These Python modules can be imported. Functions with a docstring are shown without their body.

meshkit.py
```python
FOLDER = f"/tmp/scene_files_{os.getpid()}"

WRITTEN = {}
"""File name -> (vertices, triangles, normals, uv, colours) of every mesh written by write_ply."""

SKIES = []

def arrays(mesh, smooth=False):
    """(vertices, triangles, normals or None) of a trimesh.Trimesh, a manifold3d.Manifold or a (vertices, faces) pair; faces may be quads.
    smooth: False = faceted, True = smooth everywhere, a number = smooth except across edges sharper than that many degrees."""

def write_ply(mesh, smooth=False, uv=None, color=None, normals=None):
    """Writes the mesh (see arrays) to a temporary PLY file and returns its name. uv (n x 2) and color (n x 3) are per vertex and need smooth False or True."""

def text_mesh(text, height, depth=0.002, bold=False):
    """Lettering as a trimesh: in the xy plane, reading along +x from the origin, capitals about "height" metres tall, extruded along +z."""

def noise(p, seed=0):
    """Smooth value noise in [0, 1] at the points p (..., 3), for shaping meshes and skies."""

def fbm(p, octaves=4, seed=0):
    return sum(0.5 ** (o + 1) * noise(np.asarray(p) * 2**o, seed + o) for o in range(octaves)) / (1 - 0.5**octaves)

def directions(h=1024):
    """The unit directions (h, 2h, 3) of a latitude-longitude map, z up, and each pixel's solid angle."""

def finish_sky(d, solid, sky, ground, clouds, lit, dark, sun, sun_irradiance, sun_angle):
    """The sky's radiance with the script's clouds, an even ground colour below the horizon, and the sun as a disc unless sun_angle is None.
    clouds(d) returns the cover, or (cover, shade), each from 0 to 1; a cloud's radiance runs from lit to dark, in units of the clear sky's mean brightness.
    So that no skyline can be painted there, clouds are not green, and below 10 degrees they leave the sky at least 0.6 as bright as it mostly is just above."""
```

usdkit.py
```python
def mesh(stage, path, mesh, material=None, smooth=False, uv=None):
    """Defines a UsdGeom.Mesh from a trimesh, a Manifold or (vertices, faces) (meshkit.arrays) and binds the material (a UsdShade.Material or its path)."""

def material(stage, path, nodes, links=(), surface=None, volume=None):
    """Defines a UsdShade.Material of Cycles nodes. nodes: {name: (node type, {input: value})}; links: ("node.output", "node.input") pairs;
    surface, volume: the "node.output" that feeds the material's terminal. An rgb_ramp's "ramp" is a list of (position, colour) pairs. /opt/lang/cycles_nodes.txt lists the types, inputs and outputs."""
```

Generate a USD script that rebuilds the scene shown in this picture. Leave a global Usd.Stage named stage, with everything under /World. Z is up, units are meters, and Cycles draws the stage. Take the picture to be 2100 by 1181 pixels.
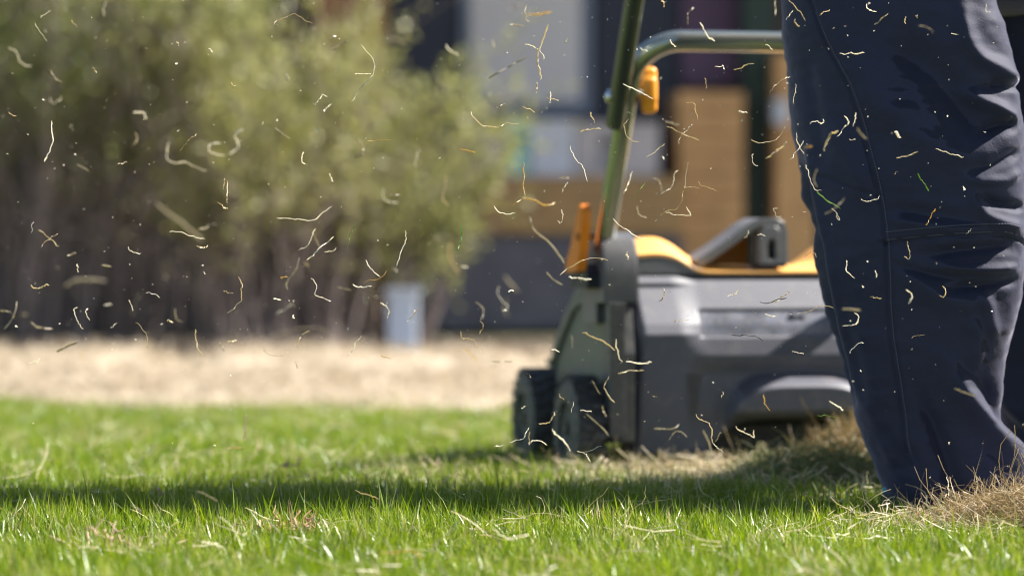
import math, random
import numpy as np, trimesh, shapely, manifold3d as m3
from shapely.geometry import Polygon, box as sbox, Point
import usdkit, meshkit
from pxr import Usd, UsdGeom, UsdLux, UsdShade, Gf, Sdf, Vt

rng = np.random.default_rng(7)
random.seed(7)
stage = Usd.Stage.CreateInMemory()
UsdGeom.SetStageUpAxis(stage, 'Z'); UsdGeom.SetStageMetersPerUnit(stage, 1.0)
world = UsdGeom.Xform.Define(stage, '/World')
stage.SetDefaultPrim(world.GetPrim())
UsdGeom.Scope.Define(stage, '/World/Looks')

# ------------------------------------------------------------------ camera, sky, sun, exposure
EYE = 0.39                     # a low camera, level, with a shifted lens
FPX = 5833.3                   # focal length in photograph pixels (100 mm on 36 mm, 2100 px)
cam = UsdGeom.Camera.Define(stage, '/World/camera')
cam.AddTranslateOp().Set(Gf.Vec3d(0, 0, EYE)); cam.AddRotateXOp().Set(90.0)
cam.CreateFocalLengthAttr(100.0); cam.CreateHorizontalApertureAttr(36.0); cam.CreateVerticalApertureAttr(36.0*575/1024)
cam.CreateVerticalApertureOffsetAttr(-95.5/2100*36)
cam.CreateFStopAttr(2.5); cam.CreateFocusDistanceAttr(3.82)
cam.CreateClippingRangeAttr(Gf.Vec2f(0.05, 2000))
cam.CreateExposureAttr(1.78)
SUN_EL, SUN_AZ = math.radians(46), math.radians(10)     # azimuth from +x towards +y
sd = np.array([math.cos(SUN_EL)*math.cos(SUN_AZ), math.cos(SUN_EL)*math.sin(SUN_AZ), math.sin(SUN_EL)])
dome = UsdLux.DomeLight.Define(stage, '/World/sky')
dm = usdkit.material(stage, '/World/Looks/sky', {
    's': ('sky_texture', dict(sky_type='single_scattering', sun_disc=False, sun_elevation=SUN_EL, sun_rotation=math.atan2(sd[0], sd[1]), aerosol_density=1.0)),
    'b': ('background_shader', dict(strength=0.05))}, [('s.color', 'b.color')], surface='b.background')
UsdShade.MaterialBindingAPI.Apply(dome.GetPrim()).Bind(dm)
dome.GetPrim().SetCustomDataByKey('kind', 'structure')
sun = UsdLux.DistantLight.Define(stage, '/World/sun')
sun.CreateIntensityAttr(1.25); sun.CreateAngleAttr(0.53); sun.CreateNormalizeAttr(True); sun.CreateColorAttr(Gf.Vec3f(1.0, 0.96, 0.89))
q = trimesh.geometry.align_vectors([0, 0, 1], sd)
M4 = Gf.Matrix4d(*[float(x) for x in q.T.ravel()])
sun.AddTransformOp().Set(M4)

# ------------------------------------------------------------------ helpers
used = {}
def numbered(path):
    n = used.get(path, 0); used[path] = n + 1
    return path if n == 0 else f'{path}_{n:03d}'
def P(px, py, d):              # a point of the place: photograph pixel and distance in metres
    return np.array([(px-1050)/FPX*d, d, EYE-(py-495)/FPX*d])
BASE = {}
def tag(prim, label=None, cat=None, group=None, kind=None):
    prim = prim.GetPrim() if hasattr(prim, 'GetPrim') else prim
    for k, v in (('label', label), ('category', cat), ('group', group), ('kind', kind)):
        if v: prim.SetCustomDataByKey(k, v)
    return prim
def thing(name, base, label, cat, group=None, kind=None):
    path = numbered('/World/'+name)
    x = UsdGeom.Xform.Define(stage, path); x.AddTranslateOp().Set(Gf.Vec3d(*map(float, base)))
    BASE[path] = np.asarray(base, float)
    tag(x, label, cat, group, kind)
    return path
def arr(mesh):
    if hasattr(mesh, 'to_mesh') or isinstance(mesh, (tuple, list)):
        v, f, _ = meshkit.arrays(mesh); return v, f
    return np.array(mesh.vertices), np.array(mesh.faces)
def part(parent, name, mesh, mat, smooth=30, label=None, kind=None):
    path = numbered(f'{parent}/{name}')
    b = BASE[parent]; BASE[path] = b
    v, f = arr(mesh)
    p = usdkit.mesh(stage, path, (v-b, f), mat, smooth=smooth)
    tag(p, label, None, None, kind)
    return path
def solo(name, mesh, mat, label=None, cat=None, group=None, kind=None, smooth=False):
    path = numbered('/World/'+name)
    p = usdkit.mesh(stage, path, mesh, mat, smooth=smooth)
    tag(p, label, cat, group, kind)
    return path
def cat_(l): return trimesh.util.concatenate([trimesh.Trimesh(*arr(x), process=False) for x in l])
def prism(poly, h):            # polygon in xy pushed along +z
    if not isinstance(poly, Polygon): poly = Polygon(poly)
    return trimesh.creation.extrude_polygon(poly.buffer(0), h, engine='earcut')
def boxm(x0, x1, y0, y1, z0, z1):
    b = trimesh.creation.box([x1-x0, y1-y0, z1-z0]); b.apply_translation([(x0+x1)/2, (y0+y1)/2, (z0+z1)/2]); return b
def tube(pts, r, sides=10, flat=1.0, caps=True, ref=None):
    p = np.asarray(pts, float); n = len(p)
    t = np.gradient(p, axis=0); t /= np.linalg.norm(t, axis=1, keepdims=True)+1e-12
    ref = np.array([0.31, -0.22, 0.92]) if ref is None else np.asarray(ref, float)
    a = np.cross(t, ref); a /= np.linalg.norm(a, axis=1, keepdims=True)+1e-9
    b = np.cross(t, a); r = np.broadcast_to(r, (n,))
    an = np.arange(sides)*2*np.pi/sides
    v = p[:, None]+r[:, None, None]*(np.cos(an)[None, :, None]*a[:, None]+flat*np.sin(an)[None, :, None]*b[:, None])
    i, j = np.meshgrid(np.arange(n-1), np.arange(sides), indexing='ij')
    j2 = (j+1) % sides
    qd = np.stack([i*sides+j, i*sides+j2, (i+1)*sides+j2, (i+1)*sides+j], -1).reshape(-1, 4)
    f = np.vstack([qd[:, [0, 1, 2]], qd[:, [0, 2, 3]]])
    v = v.reshape(-1, 3)
    if caps:
        c0, c1 = len(v), len(v)+1
        v = np.vstack([v, p[0], p[-1]]); k = np.arange(sides); k2 = (k+1) % sides
        f = np.vstack([f, np.stack([k2, k, np.full(sides, c0)], 1), np.stack([(n-1)*sides+k, (n-1)*sides+k2, np.full(sides, c1)], 1)])
    return trimesh.Trimesh(v, f[:, ::-1], process=False)
def smooth_line(pts, n):
    p = np.asarray(pts, float)
    if len(p) == 2: return p[0]+(p[1]-p[0])*np.linspace(0, 1, n)[:, None]
    from scipy.interpolate import PchipInterpolator
    s = np.r_[0, np.cumsum(np.linalg.norm(np.diff(p, axis=0), axis=1))]
    return PchipInterpolator(s, p, axis=0)(np.linspace(0, s[-1], n))
def chain(joints, bones, edge=0.02, iters=6, extra=()):
    man = None
    for a, b in bones:
        hs = []
        for k in (a, b):
            c, r = joints[k]; hs.append(m3.Manifold.sphere(r, 16).translate([float(x) for x in c]))
        h = m3.Manifold.batch_hull(hs)
        man = h if man is None else man+h
    for e in extra: man = man+e
    v, f = arr(man.refine_to_length(edge))
    t = trimesh.Trimesh(v, f)
    trimesh.smoothing.filter_taubin(t, iterations=iters)
    return t

# ------------------------------------------------------------------ materials
def mat(name, color, rough=0.6, spec=0.5, bump=0.0, bscale=60.0, vary=0.0, vscale=8.0, metal=0.0, coat=0.0, sheen=0.0, dust=0.0, round_=0.0, tint=None):
    n = {'p': ('principled_bsdf', dict(base_color=color, roughness=rough, specular_ior_level=spec, metallic=metal, coat_weight=coat, sheen_weight=sheen))}
    L = []
    n['g'] = ('texture_coordinate', {}); g = 'g.object'
    if vary:
        n['nz'] = ('noise_texture', dict(scale=vscale, detail=5.0, roughness=0.6)); L.append((g, 'nz.vector'))
        lo = [c*(1-vary) for c in color]; hi = [min(1, c*(1+vary)) for c in (tint or color)]
        n['r'] = ('rgb_ramp', {'ramp': [(0.3, lo), (0.7, hi)]}); L.append(('nz.fac', 'r.fac'))
        src = 'r.color'
        if dust:
            n['nd'] = ('noise_texture', dict(scale=vscale*6, detail=6.0, roughness=0.7)); L.append((g, 'nd.vector'))
            n['rd'] = ('rgb_ramp', {'ramp': [(0.5, (0, 0, 0)), (0.75, (dust,)*3)]}); L.append(('nd.fac', 'rd.fac'))
            n['mx'] = ('mix', dict(color2=(0.42, 0.36, 0.25))); L += [('rd.color', 'mx.fac'), ('r.color', 'mx.color1')]
            src = 'mx.color'
        L.append((src, 'p.base_color'))
    last = None
    if round_:
        n['bv'] = ('bevel', dict(radius=round_, samples=4)); last = 'bv.bevel'
    if bump:
        n['nb'] = ('noise_texture', dict(scale=bscale, detail=4.0)); L.append((g, 'nb.vector'))
        n['b'] = ('bump', dict(strength=bump, distance=0.002)); L.append(('nb.fac', 'b.height'))
        if last: L.append((last, 'b.normal'))
        last = 'b.normal'
    if last: L.append((last, 'p.normal'))
    return usdkit.material(stage, '/World/Looks/'+name, n, L, surface='p.BSDF')
def leafmat(name, stops, trans=0.35, rough=0.45, spec=0.4, tcol=None):
    """thin blades, leaves and straws: colour differs from piece to piece, light comes through"""
    n = {'ge': ('geometry', {}), 'oi': ('object_info', {}), 'ad': ('math', dict(math_type='add')), 'fr': ('math', dict(math_type='fraction')),
         'r': ('rgb_ramp', {'ramp': stops}), 'p': ('principled_bsdf', dict(roughness=rough, specular_ior_level=spec)),
         't': ('translucent_bsdf', {}), 'm': ('mix_closure', dict(fac=trans)), 'h': ('hsv', dict(value=1.25, saturation=1.1))}
    L = [('ge.random_per_island', 'ad.value1'), ('oi.random', 'ad.value2'), ('ad.value', 'fr.value1'), ('fr.value', 'r.fac'), ('r.color', 'p.base_color'),
         ('r.color', 'h.color'), ('h.color', 't.color'), ('p.BSDF', 'm.closure1'), ('t.BSDF', 'm.closure2')]
    return usdkit.material(stage, '/World/Looks/'+name, n, L, surface='m.closure')

M = {}
M['soil'] = mat('soil', (0.07, 0.065, 0.03), 0.95, 0.1, 0.6, 90, 0.45, 14, tint=(0.09, 0.1, 0.035))
M['bed'] = mat('shaded_bed_soil', (0.055, 0.043, 0.034), 0.95, 0.1, 0.6, 40, 0.3, 6)  # base darkened to stand in for shade under the shrubs
M['dry_mat'] = mat('dry_mat', (0.37, 0.31, 0.23), 0.9, 0.2, 0.8, 120, 0.3, 22, tint=(0.45, 0.385, 0.30))
M['grass'] = leafmat('grass', [(0.0, (0.090, 0.155, 0.012)), (0.4, (0.145, 0.215, 0.016)), (0.75, (0.205, 0.265, 0.022)), (0.91, (0.30, 0.34, 0.05)), (0.955, (0.42, 0.37, 0.17)), (1.0, (0.5, 0.43, 0.25))], 0.42, 0.36, 0.6)
M['straw'] = leafmat('straw', [(0.0, (0.44, 0.35, 0.20)), (0.4, (0.57, 0.48, 0.31)), (0.8, (0.68, 0.60, 0.45)), (0.93, (0.40, 0.27, 0.14)), (1.0, (0.30, 0.36, 0.10))], 0.3, 0.5, 0.4)
M['raked'] = leafmat('raked_straw', [(0.0, (0.29, 0.23, 0.155)), (0.4, (0.41, 0.345, 0.255)), (0.8, (0.52, 0.455, 0.36)), (1.0, (0.33, 0.25, 0.16))], 0.2, 0.6, 0.3)
M['pile'] = leafmat('pile_straw', [(0.0, (0.15, 0.105, 0.045)), (0.35, (0.30, 0.22, 0.10)), (0.72, (0.48, 0.38, 0.21)), (0.86, (0.16, 0.10, 0.05)), (1.0, (0.17, 0.23, 0.05))], 0.25, 0.5, 0.4)
M['pile_grey'] = leafmat('pile_grey_straw', [(0.0, (0.20, 0.17, 0.09)), (0.4, (0.34, 0.29, 0.17)), (0.75, (0.44, 0.38, 0.24)), (0.9, (0.18, 0.20, 0.08)), (1.0, (0.17, 0.23, 0.06))], 0.25, 0.55, 0.3)
M['chip_pale'] = leafmat('chip_pale', [(0.0, (0.68, 0.63, 0.52)), (1.0, (0.82, 0.78, 0.68))], 0.5, 0.4, 0.5)
M['chip_straw'] = leafmat('chip_straw', [(0.0, (0.50, 0.42, 0.27)), (1.0, (0.64, 0.56, 0.40))], 0.5, 0.4, 0.5)
M['chip_gold'] = leafmat('chip_gold', [(0.0, (0.54, 0.40, 0.18)), (1.0, (0.62, 0.48, 0.24))], 0.5, 0.4, 0.5)
M['chip_green'] = leafmat('chip_green', [(0.0, (0.20, 0.36, 0.06)), (1.0, (0.30, 0.42, 0.10))], 0.4, 0.4, 0.5)
M['chip_dull'] = leafmat('chip_dull', [(0.0, (0.36, 0.32, 0.24)), (1.0, (0.48, 0.43, 0.34))], 0.5, 0.5, 0.4)
M['chip_dark'] = mat('chip_dark', (0.035, 0.028, 0.02), 0.8)
M['bark'] = mat('twig_bark', (0.215, 0.172, 0.155), 0.9, 0.2, 0.5, 80, 0.35, 12)
M['leaf'] = leafmat('shrub_leaf', [(0.0, (0.13, 0.15, 0.05)), (0.5, (0.20, 0.22, 0.075)), (0.85, (0.27, 0.275, 0.10)), (1.0, (0.24, 0.19, 0.10))], 0.42, 0.5, 0.4)
M['evergreen'] = leafmat('evergreen', [(0.0, (0.03, 0.05, 0.02)), (1.0, (0.08, 0.11, 0.04))], 0.25, 0.5, 0.4)
M['bag'] = mat('bag_plastic', (0.070, 0.070, 0.088), 0.50, 0.5, 0.10, 900, 0.06, 6, dust=0.10, round_=0.004)
M['plastic'] = mat('dark_plastic', (0.045, 0.046, 0.046), 0.45, 0.5, 0.12, 900, 0.12, 8, dust=0.2, round_=0.003)
M['olive'] = mat('olive_plastic', (0.085, 0.09, 0.072), 0.5, 0.5, 0.12, 900, 0.1, 8, dust=0.2, round_=0.003)
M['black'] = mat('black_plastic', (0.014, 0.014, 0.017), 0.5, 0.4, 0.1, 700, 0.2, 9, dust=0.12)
M['mount'] = mat('mount_plastic', (0.075, 0.074, 0.078), 0.38, 0.6, 0.08, 900, 0.05, 7, dust=0.12, round_=0.005)
M['grey'] = mat('grey_plastic', (0.17, 0.168, 0.175), 0.38, 0.5, 0.08, 900, 0.05, 7, dust=0.15, round_=0.004)
M['orange_sunlit'] = mat('sunlit_saddle_plastic', (0.80, 0.40, 0.10), 0.40, 0.6, 0.05, 500, 0.06, 10, dust=0.15, round_=0.003)  # sun glare on the orange saddle is put into this paler base colour
M['orange_shaded'] = mat('shaded_lever_plastic', (0.66, 0.185, 0.012), 0.35, 0.5, 0.05, 500, 0.06, 10, round_=0.003)  # same orange darkened: shade on the lever's left face is in the colour
M['orange'] = mat('orange_plastic', (0.76, 0.29, 0.022), 0.32, 0.5, 0.05, 500, 0.06, 10, dust=0.08, round_=0.003)
M['shaded_web'] = mat('shaded_web', (0.34, 0.16, 0.03), 0.5, 0.4, 0.05, 500, 0.2, 20)  # orange browned down, with the shadow inside the grab handle painted in
M['tube'] = mat('tube_paint', (0.33, 0.35, 0.31), 0.2, 0.5, 0.02, 300, 0.06, 10, metal=0.85, coat=0.5)
M['tube_dark'] = mat('upper_tube_paint', (0.09, 0.095, 0.075), 0.24, 0.5, 0.02, 300, 0.1, 10, metal=0.7, coat=0.4)
M['metal'] = mat('bolt_metal', (0.55, 0.56, 0.58), 0.3, 0.5, metal=1.0)
M['rubber'] = mat('tyre_rubber', (0.028, 0.028, 0.030), 0.55, 0.45, 0.3, 200, 0.3, 30, dust=0.5)
M['window'] = mat('smoky_window', (0.10, 0.105, 0.13), 0.22, 0.5, 0.1, 60, 0.45, 26, dust=0.35)
def cloth(name, color, sheen, scale=1500.0):
    n = {'g': ('texture_coordinate', {}), 'w1': ('wave_texture', dict(wave_type='bands', bands_direction='z', scale=260.0)), 'w2': ('wave_texture', dict(wave_type='bands', bands_direction='x', scale=260.0)),
         'a': ('math', dict(math_type='add')), 'nz': ('noise_texture', dict(scale=420.0, detail=3.0)), 'a2': ('math', dict(math_type='add')),
         'b': ('bump', dict(strength=0.22, distance=0.0012)), 'n2': ('noise_texture', dict(scale=7.0, detail=5.0)),
         'r': ('rgb_ramp', {'ramp': [(0.3, [c*0.85 for c in color]), (0.7, [c*1.15 for c in color])]}),
         'p': ('principled_bsdf', dict(roughness=0.7, specular_ior_level=0.25, sheen_weight=sheen, sheen_roughness=0.35, sheen_tint=(0.86, 0.80, 1.0)))}
    L = [('g.object', 'w1.vector'), ('g.object', 'w2.vector'), ('w1.fac', 'a.value1'), ('w2.fac', 'a.value2'), ('g.object', 'nz.vector'), ('nz.fac', 'a2.value1'), ('nz.fac', 'a2.value2'),
         ('a2.value', 'b.height'), ('g.object', 'n2.vector'), ('n2.fac', 'r.fac'), ('r.color', 'p.base_color'), ('b.normal', 'p.normal')]
    return usdkit.material(stage, '/World/Looks/'+name, n, L, surface='p.BSDF')
M['navy'] = cloth('navy_work_cloth', (0.0135, 0.0150, 0.0345), 0.30)
M['navy2'] = cloth('navy_jacket_cloth', (0.019, 0.020, 0.029), 0.15)
M['stitch'] = mat('stitching', (0.10, 0.10, 0.14), 0.8)
M['skin'] = mat('skin', (0.48, 0.29, 0.2), 0.5, 0.4, 0.1, 200, 0.1, 20)
M['hair'] = mat('hair', (0.05, 0.033, 0.02), 0.6)
M['shoe'] = mat('shoe_fabric', (0.03, 0.032, 0.04), 0.7, 0.4, 0.3, 300, 0.2, 20)
M['teal'] = mat('teal_trim', (0.012, 0.22, 0.29), 0.5, 0.4)
M['timber'] = mat('dark_timber', (0.06, 0.042, 0.035), 0.8, 0.3, 0.4, 12, 0.35, 3)
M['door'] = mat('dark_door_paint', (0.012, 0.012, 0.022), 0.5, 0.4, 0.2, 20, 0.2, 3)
M['plum'] = mat('plum_paint', (0.085, 0.045, 0.07), 0.7, 0.3, 0.2, 20, 0.2, 3)
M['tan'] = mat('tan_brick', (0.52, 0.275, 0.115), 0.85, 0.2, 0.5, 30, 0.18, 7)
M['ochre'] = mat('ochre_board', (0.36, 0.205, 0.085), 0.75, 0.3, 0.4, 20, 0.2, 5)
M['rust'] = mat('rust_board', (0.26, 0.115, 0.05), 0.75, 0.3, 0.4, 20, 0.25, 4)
M['blind'] = mat('grey_blind', (0.50, 0.43, 0.385), 0.8, 0.3, 0.2, 15, 0.06, 2)
M['frame'] = mat('blue_grey_frame', (0.13, 0.135, 0.16), 0.5, 0.4, 0.1, 30, 0.1, 4)
M['plinth'] = mat('grey_plinth', (0.105, 0.092, 0.10), 0.9, 0.2, 0.5, 25, 0.25, 5)
M['green_post'] = mat('dark_green_paint', (0.014, 0.026, 0.015), 0.6, 0.4, 0.1, 30, 0.2, 4)
M['card'] = mat('pale_box_card', (0.43, 0.36, 0.33), 0.8, 0.2, 0.2, 30, 0.08, 6)
M['white_card'] = mat('white_box_card', (0.52, 0.49, 0.50), 0.7, 0.3, 0.2, 30, 0.05, 6)
M['cyan'] = mat('turquoise_paint', (0.10, 0.42, 0.46), 0.5, 0.4)
M['white_post'] = mat('white_post_paint', (0.62, 0.65, 0.72), 0.5, 0.4, 0.1, 30, 0.08, 5)
M['leafdead'] = leafmat('dead_plant', [(0.0, (0.20, 0.11, 0.05)), (0.5, (0.32, 0.19, 0.09)), (1.0, (0.44, 0.29, 0.16))], 0.25, 0.6, 0.3)
M['deadpale'] = leafmat('dead_pale', [(0.0, (0.52, 0.37, 0.25)), (1.0, (0.72, 0.58, 0.45))], 0.25, 0.6, 0.3)

# ------------------------------------------------------------------ ground, bed, dry swath
def sheet(poly, z, step=None):
    g = prism(poly, 0.02); g.apply_translation([0, 0, z-0.02]); return g
gx = np.concatenate([[-120, -40, -15, -6], np.linspace(-3, 3, 61), [6, 15, 40, 120]])
gy = np.concatenate([[-60, -20, -6, 0], np.linspace(2, 14, 121), [20, 40, 120]])
def ground_h(x, y):
    p = np.stack([x*1.3, y*1.3, 0*x], -1)
    w = np.clip((y-1.5)/1, 0, 1)*np.clip((13-y)/1, 0, 1)*np.clip((2.9-abs(x))/0.6, 0, 1)
    return (meshkit.fbm(p, 3, 3)-0.5)*0.024*w-0.018
def gridmesh(xs, ys, zf):
    X, Y = np.meshgrid(xs, ys, indexing='ij'); Z = zf(X, Y)
    v = np.stack([X, Y, Z], -1).reshape(-1, 3); n = len(ys)
    i, j = np.meshgrid(np.arange(len(xs)-1), np.arange(n-1), indexing='ij')
    a = (i*n+j).ravel(); qd = np.stack([a, a+n, a+n+1, a+1], 1)
    return v, np.vstack([qd[:, [0, 1, 2]], qd[:, [0, 2, 3]]])
solo('ground', gridmesh(gx, gy, ground_h), M['soil'], kind='structure', smooth=True)
def front(x):                  # the near edge of the dry raked swath
    return 7.25-1.05*(x+1.3)/1.35 - 0.08*np.sin(x*5.0)
sx, sy = np.linspace(-3.2, 3.2, 220), np.linspace(0, 1, 90)
def swath():
    X, T = np.meshgrid(sx, sy, indexing='ij'); F = front(np.clip(X, -3, 0.5)); Y = F+T*(9.3-F)
    Z = np.zeros_like(X)
    e = np.clip(T/0.12, 0, 1)*np.clip((1-T)/0.05, 0, 1)
    m = meshkit.fbm(np.stack([X*2.2, Y*1.6, 0*X+3], -1), 4, 5)
    Z = ground_h(X, Y)+0.004+e*(0.004+0.05*np.clip(m-0.45, 0, 1)+0.04*np.clip(meshkit.noise(np.stack([X*3.3+4, Y*0.8, 0*X], -1), 9)-0.45, 0, 1)*np.clip(T*3-1.9, 0, 1))
    for x0, w0, h0 in ((-1.22, 0.13, 0.05), (-0.63, 0.27, 0.062), (-0.86, 0.10, 0.035), (-1.52, 0.2, 0.03), (-0.27, 0.2, 0.04), (-0.06, 0.12, 0.03), (-1.85, 0.25, 0.05), (0.3, 0.3, 0.04)):
        Z = Z+0.95*h0*np.exp(-((X-x0)/w0)**2-((Y-8.85)/0.28)**2)
    v = np.stack([X, Y, Z], -1).reshape(-1, 3); n = len(sy)
    i, j = np.meshgrid(np.arange(len(sx)-1), np.arange(n-1), indexing='ij'); a = (i*n+j).ravel()
    qd = np.stack([a, a+n, a+n+1, a+1], 1)
    return v, np.vstack([qd[:, [0, 1, 2]], qd[:, [0, 2, 3]]])
swath_v, swath_f = swath()
solo('dry_thatch', (swath_v, swath_f), M['dry_mat'], 'band of pale dry raked thatch on the far side of the lawn', 'dry thatch', kind='stuff', smooth=True)
bx_ = gridmesh(np.linspace(-6, 6, 90), np.linspace(9.2, 11.6, 50), lambda X, Y: -0.016+0.02*meshkit.fbm(np.stack([X*3, Y*3, 0*X], -1), 3, 8)*np.clip((Y-9.2)/0.3, 0, 1))
solo('planting_bed', bx_, M['bed'], kind='structure', smooth=True)

# ------------------------------------------------------------------ instanced tufts
def instancer(name, protos, material, pos, yaw, scale, tilt, idx, label, cat):
    path = numbered('/World/'+name)
    pi = UsdGeom.PointInstancer.Define(stage, path)
    rel = pi.CreatePrototypesRel()
    for pr in protos:
        pp = numbered(path+'/tuft')
        usdkit.mesh(stage, pp, pr, material, smooth=True); rel.AddTarget(pp)
    n = len(pos)
    pi.CreateProtoIndicesAttr(Vt.IntArray.FromNumpy(idx.astype(np.int32)))
    pi.CreatePositionsAttr(Vt.Vec3fArray.FromNumpy(pos.astype(np.float32)))
    pi.CreateScalesAttr(Vt.Vec3fArray.FromNumpy(scale.astype(np.float32)))
    # small tilt about x then yaw about z
    cy, sy_ = np.cos(yaw/2), np.sin(yaw/2); cx, sx_ = np.cos(tilt/2), np.sin(tilt/2)
    qw, qx, qy, qz = cy*cx, cy*sx_, sy_*sx_, sy_*cx
    pi.CreateOrientationsAttr(Vt.QuathArray([Gf.Quath(float(a), float(b), float(c), float(d)) for a, b, c, d in zip(qw, qx, qy, qz)]))
    tag(pi, label, cat, None, 'stuff')
    return path
def blade(r, x, y, h, w, lean, az, curl):
    k = 4; t = np.linspace(0, 1, k)
    bend = lean*h*t**1.7
    c = np.stack([x+bend*np.cos(az), y+bend*np.sin(az), h*t*(1-0.25*lean*t*curl)], 1)
    fa = az+np.pi/2+r.normal(0, 0.9)
    d = np.array([np.cos(fa), np.sin(fa), 0])
    ww = w*np.array([0.75, 1.0, 0.72])/2
    v = []
    for a in range(3): v += [c[a]-d*ww[a], c[a]+d*ww[a]]
    v.append(c[3])
    return np.array(v), np.array([[0, 1, 3], [0, 3, 2], [2, 3, 5], [2, 5, 4], [4, 5, 6]])
def joinvf(l):
    V, F, n = [], [], 0
    for v, f in l: V.append(v); F.append(f+n); n += len(v)
    return np.vstack(V), np.vstack(F)
def tuft(seed, n, rad, hmean):
    r = np.random.default_rng(seed); L = []
    for _ in range(n):
        a, q_ = r.uniform(0, 2*np.pi), rad*np.sqrt(r.uniform())
        h = hmean*np.clip(r.normal(1, 0.36), 0.3, 2.1)
        L.append(blade(r, q_*np.cos(a), q_*np.sin(a), h, r.uniform(0.0013, 0.0027), abs(r.normal(0.35, 0.3)), r.uniform(0, 2*np.pi), r.uniform(0.3, 1.5)))
    return joinvf(L)
grass_protos = [tuft(100+i, 36, 0.045, 0.029) for i in range(10)]
def scatter(n, dmin, dmax, margin=0.28):
    d = np.sqrt(rng.uniform(dmin**2, dmax**2, n)); x = rng.uniform(-1, 1, n)*(0.185*d+margin); return x, d
GX, GY = [], []
for n, a, b in ((4600, 2.7, 3.6), (9500, 3.6, 5.0), (8500, 5.0, 7.4)):
    x, y = scatter(n, a, b); GX.append(x); GY.append(y)
for _ in (0,):                 # the lawn goes on to both sides and towards the viewer
    d = np.sqrt(rng.uniform(1.4**2, 7.4**2, 26000)); xo = rng.uniform(-2.9, 2.9, 26000)
    ok = (np.abs(xo) > 0.185*d+0.24) | (d < 2.75); GX.append(xo[ok]); GY.append(d[ok])
x, y = np.concatenate(GX), np.concatenate(GY)
patch = meshkit.fbm(np.stack([x*2.5, y*2.5, 0*x], -1), 3, 21)
def thatchy(x, y):             # bare raked ground with little grass near the piles and under the machine
    a = np.clip(1-np.hypot((x-0.50)/0.42, (y-4.66)/0.30), 0, 1)
    b = np.clip(1-np.hypot((x-0.70)/0.35, (y-4.05)/0.30), 0, 1)
    return np.clip(np.maximum(a*1.6, b*1.6), 0, 1)
F = front(np.clip(x, -3, 0.5))
keep = (y < F+rng.normal(0, 0.12, len(x))+1.1*(meshkit.fbm(np.stack([x*3, y*1.5, 0*x], -1), 3, 44)-0.5)) & (rng.uniform(size=len(x)) > 0.75*thatchy(x, y))
x, y, patch = x[keep], y[keep], patch[keep]
n = len(x)
sc = (0.55+1.0*patch)*rng.uniform(0.75, 1.35, n)*np.where(y > 4.5, 0.82, 1.0)
instancer('grass', grass_protos, M['grass'], np.stack([x, y, ground_h(x, y)-0.002], 1), rng.uniform(0, 6.28, n),
          np.stack([np.ones(n), np.ones(n), sc], 1), rng.normal(0, 0.12, n), rng.integers(0, 10, n), 'short bright green lawn grass across the foreground', 'grass')

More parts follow.
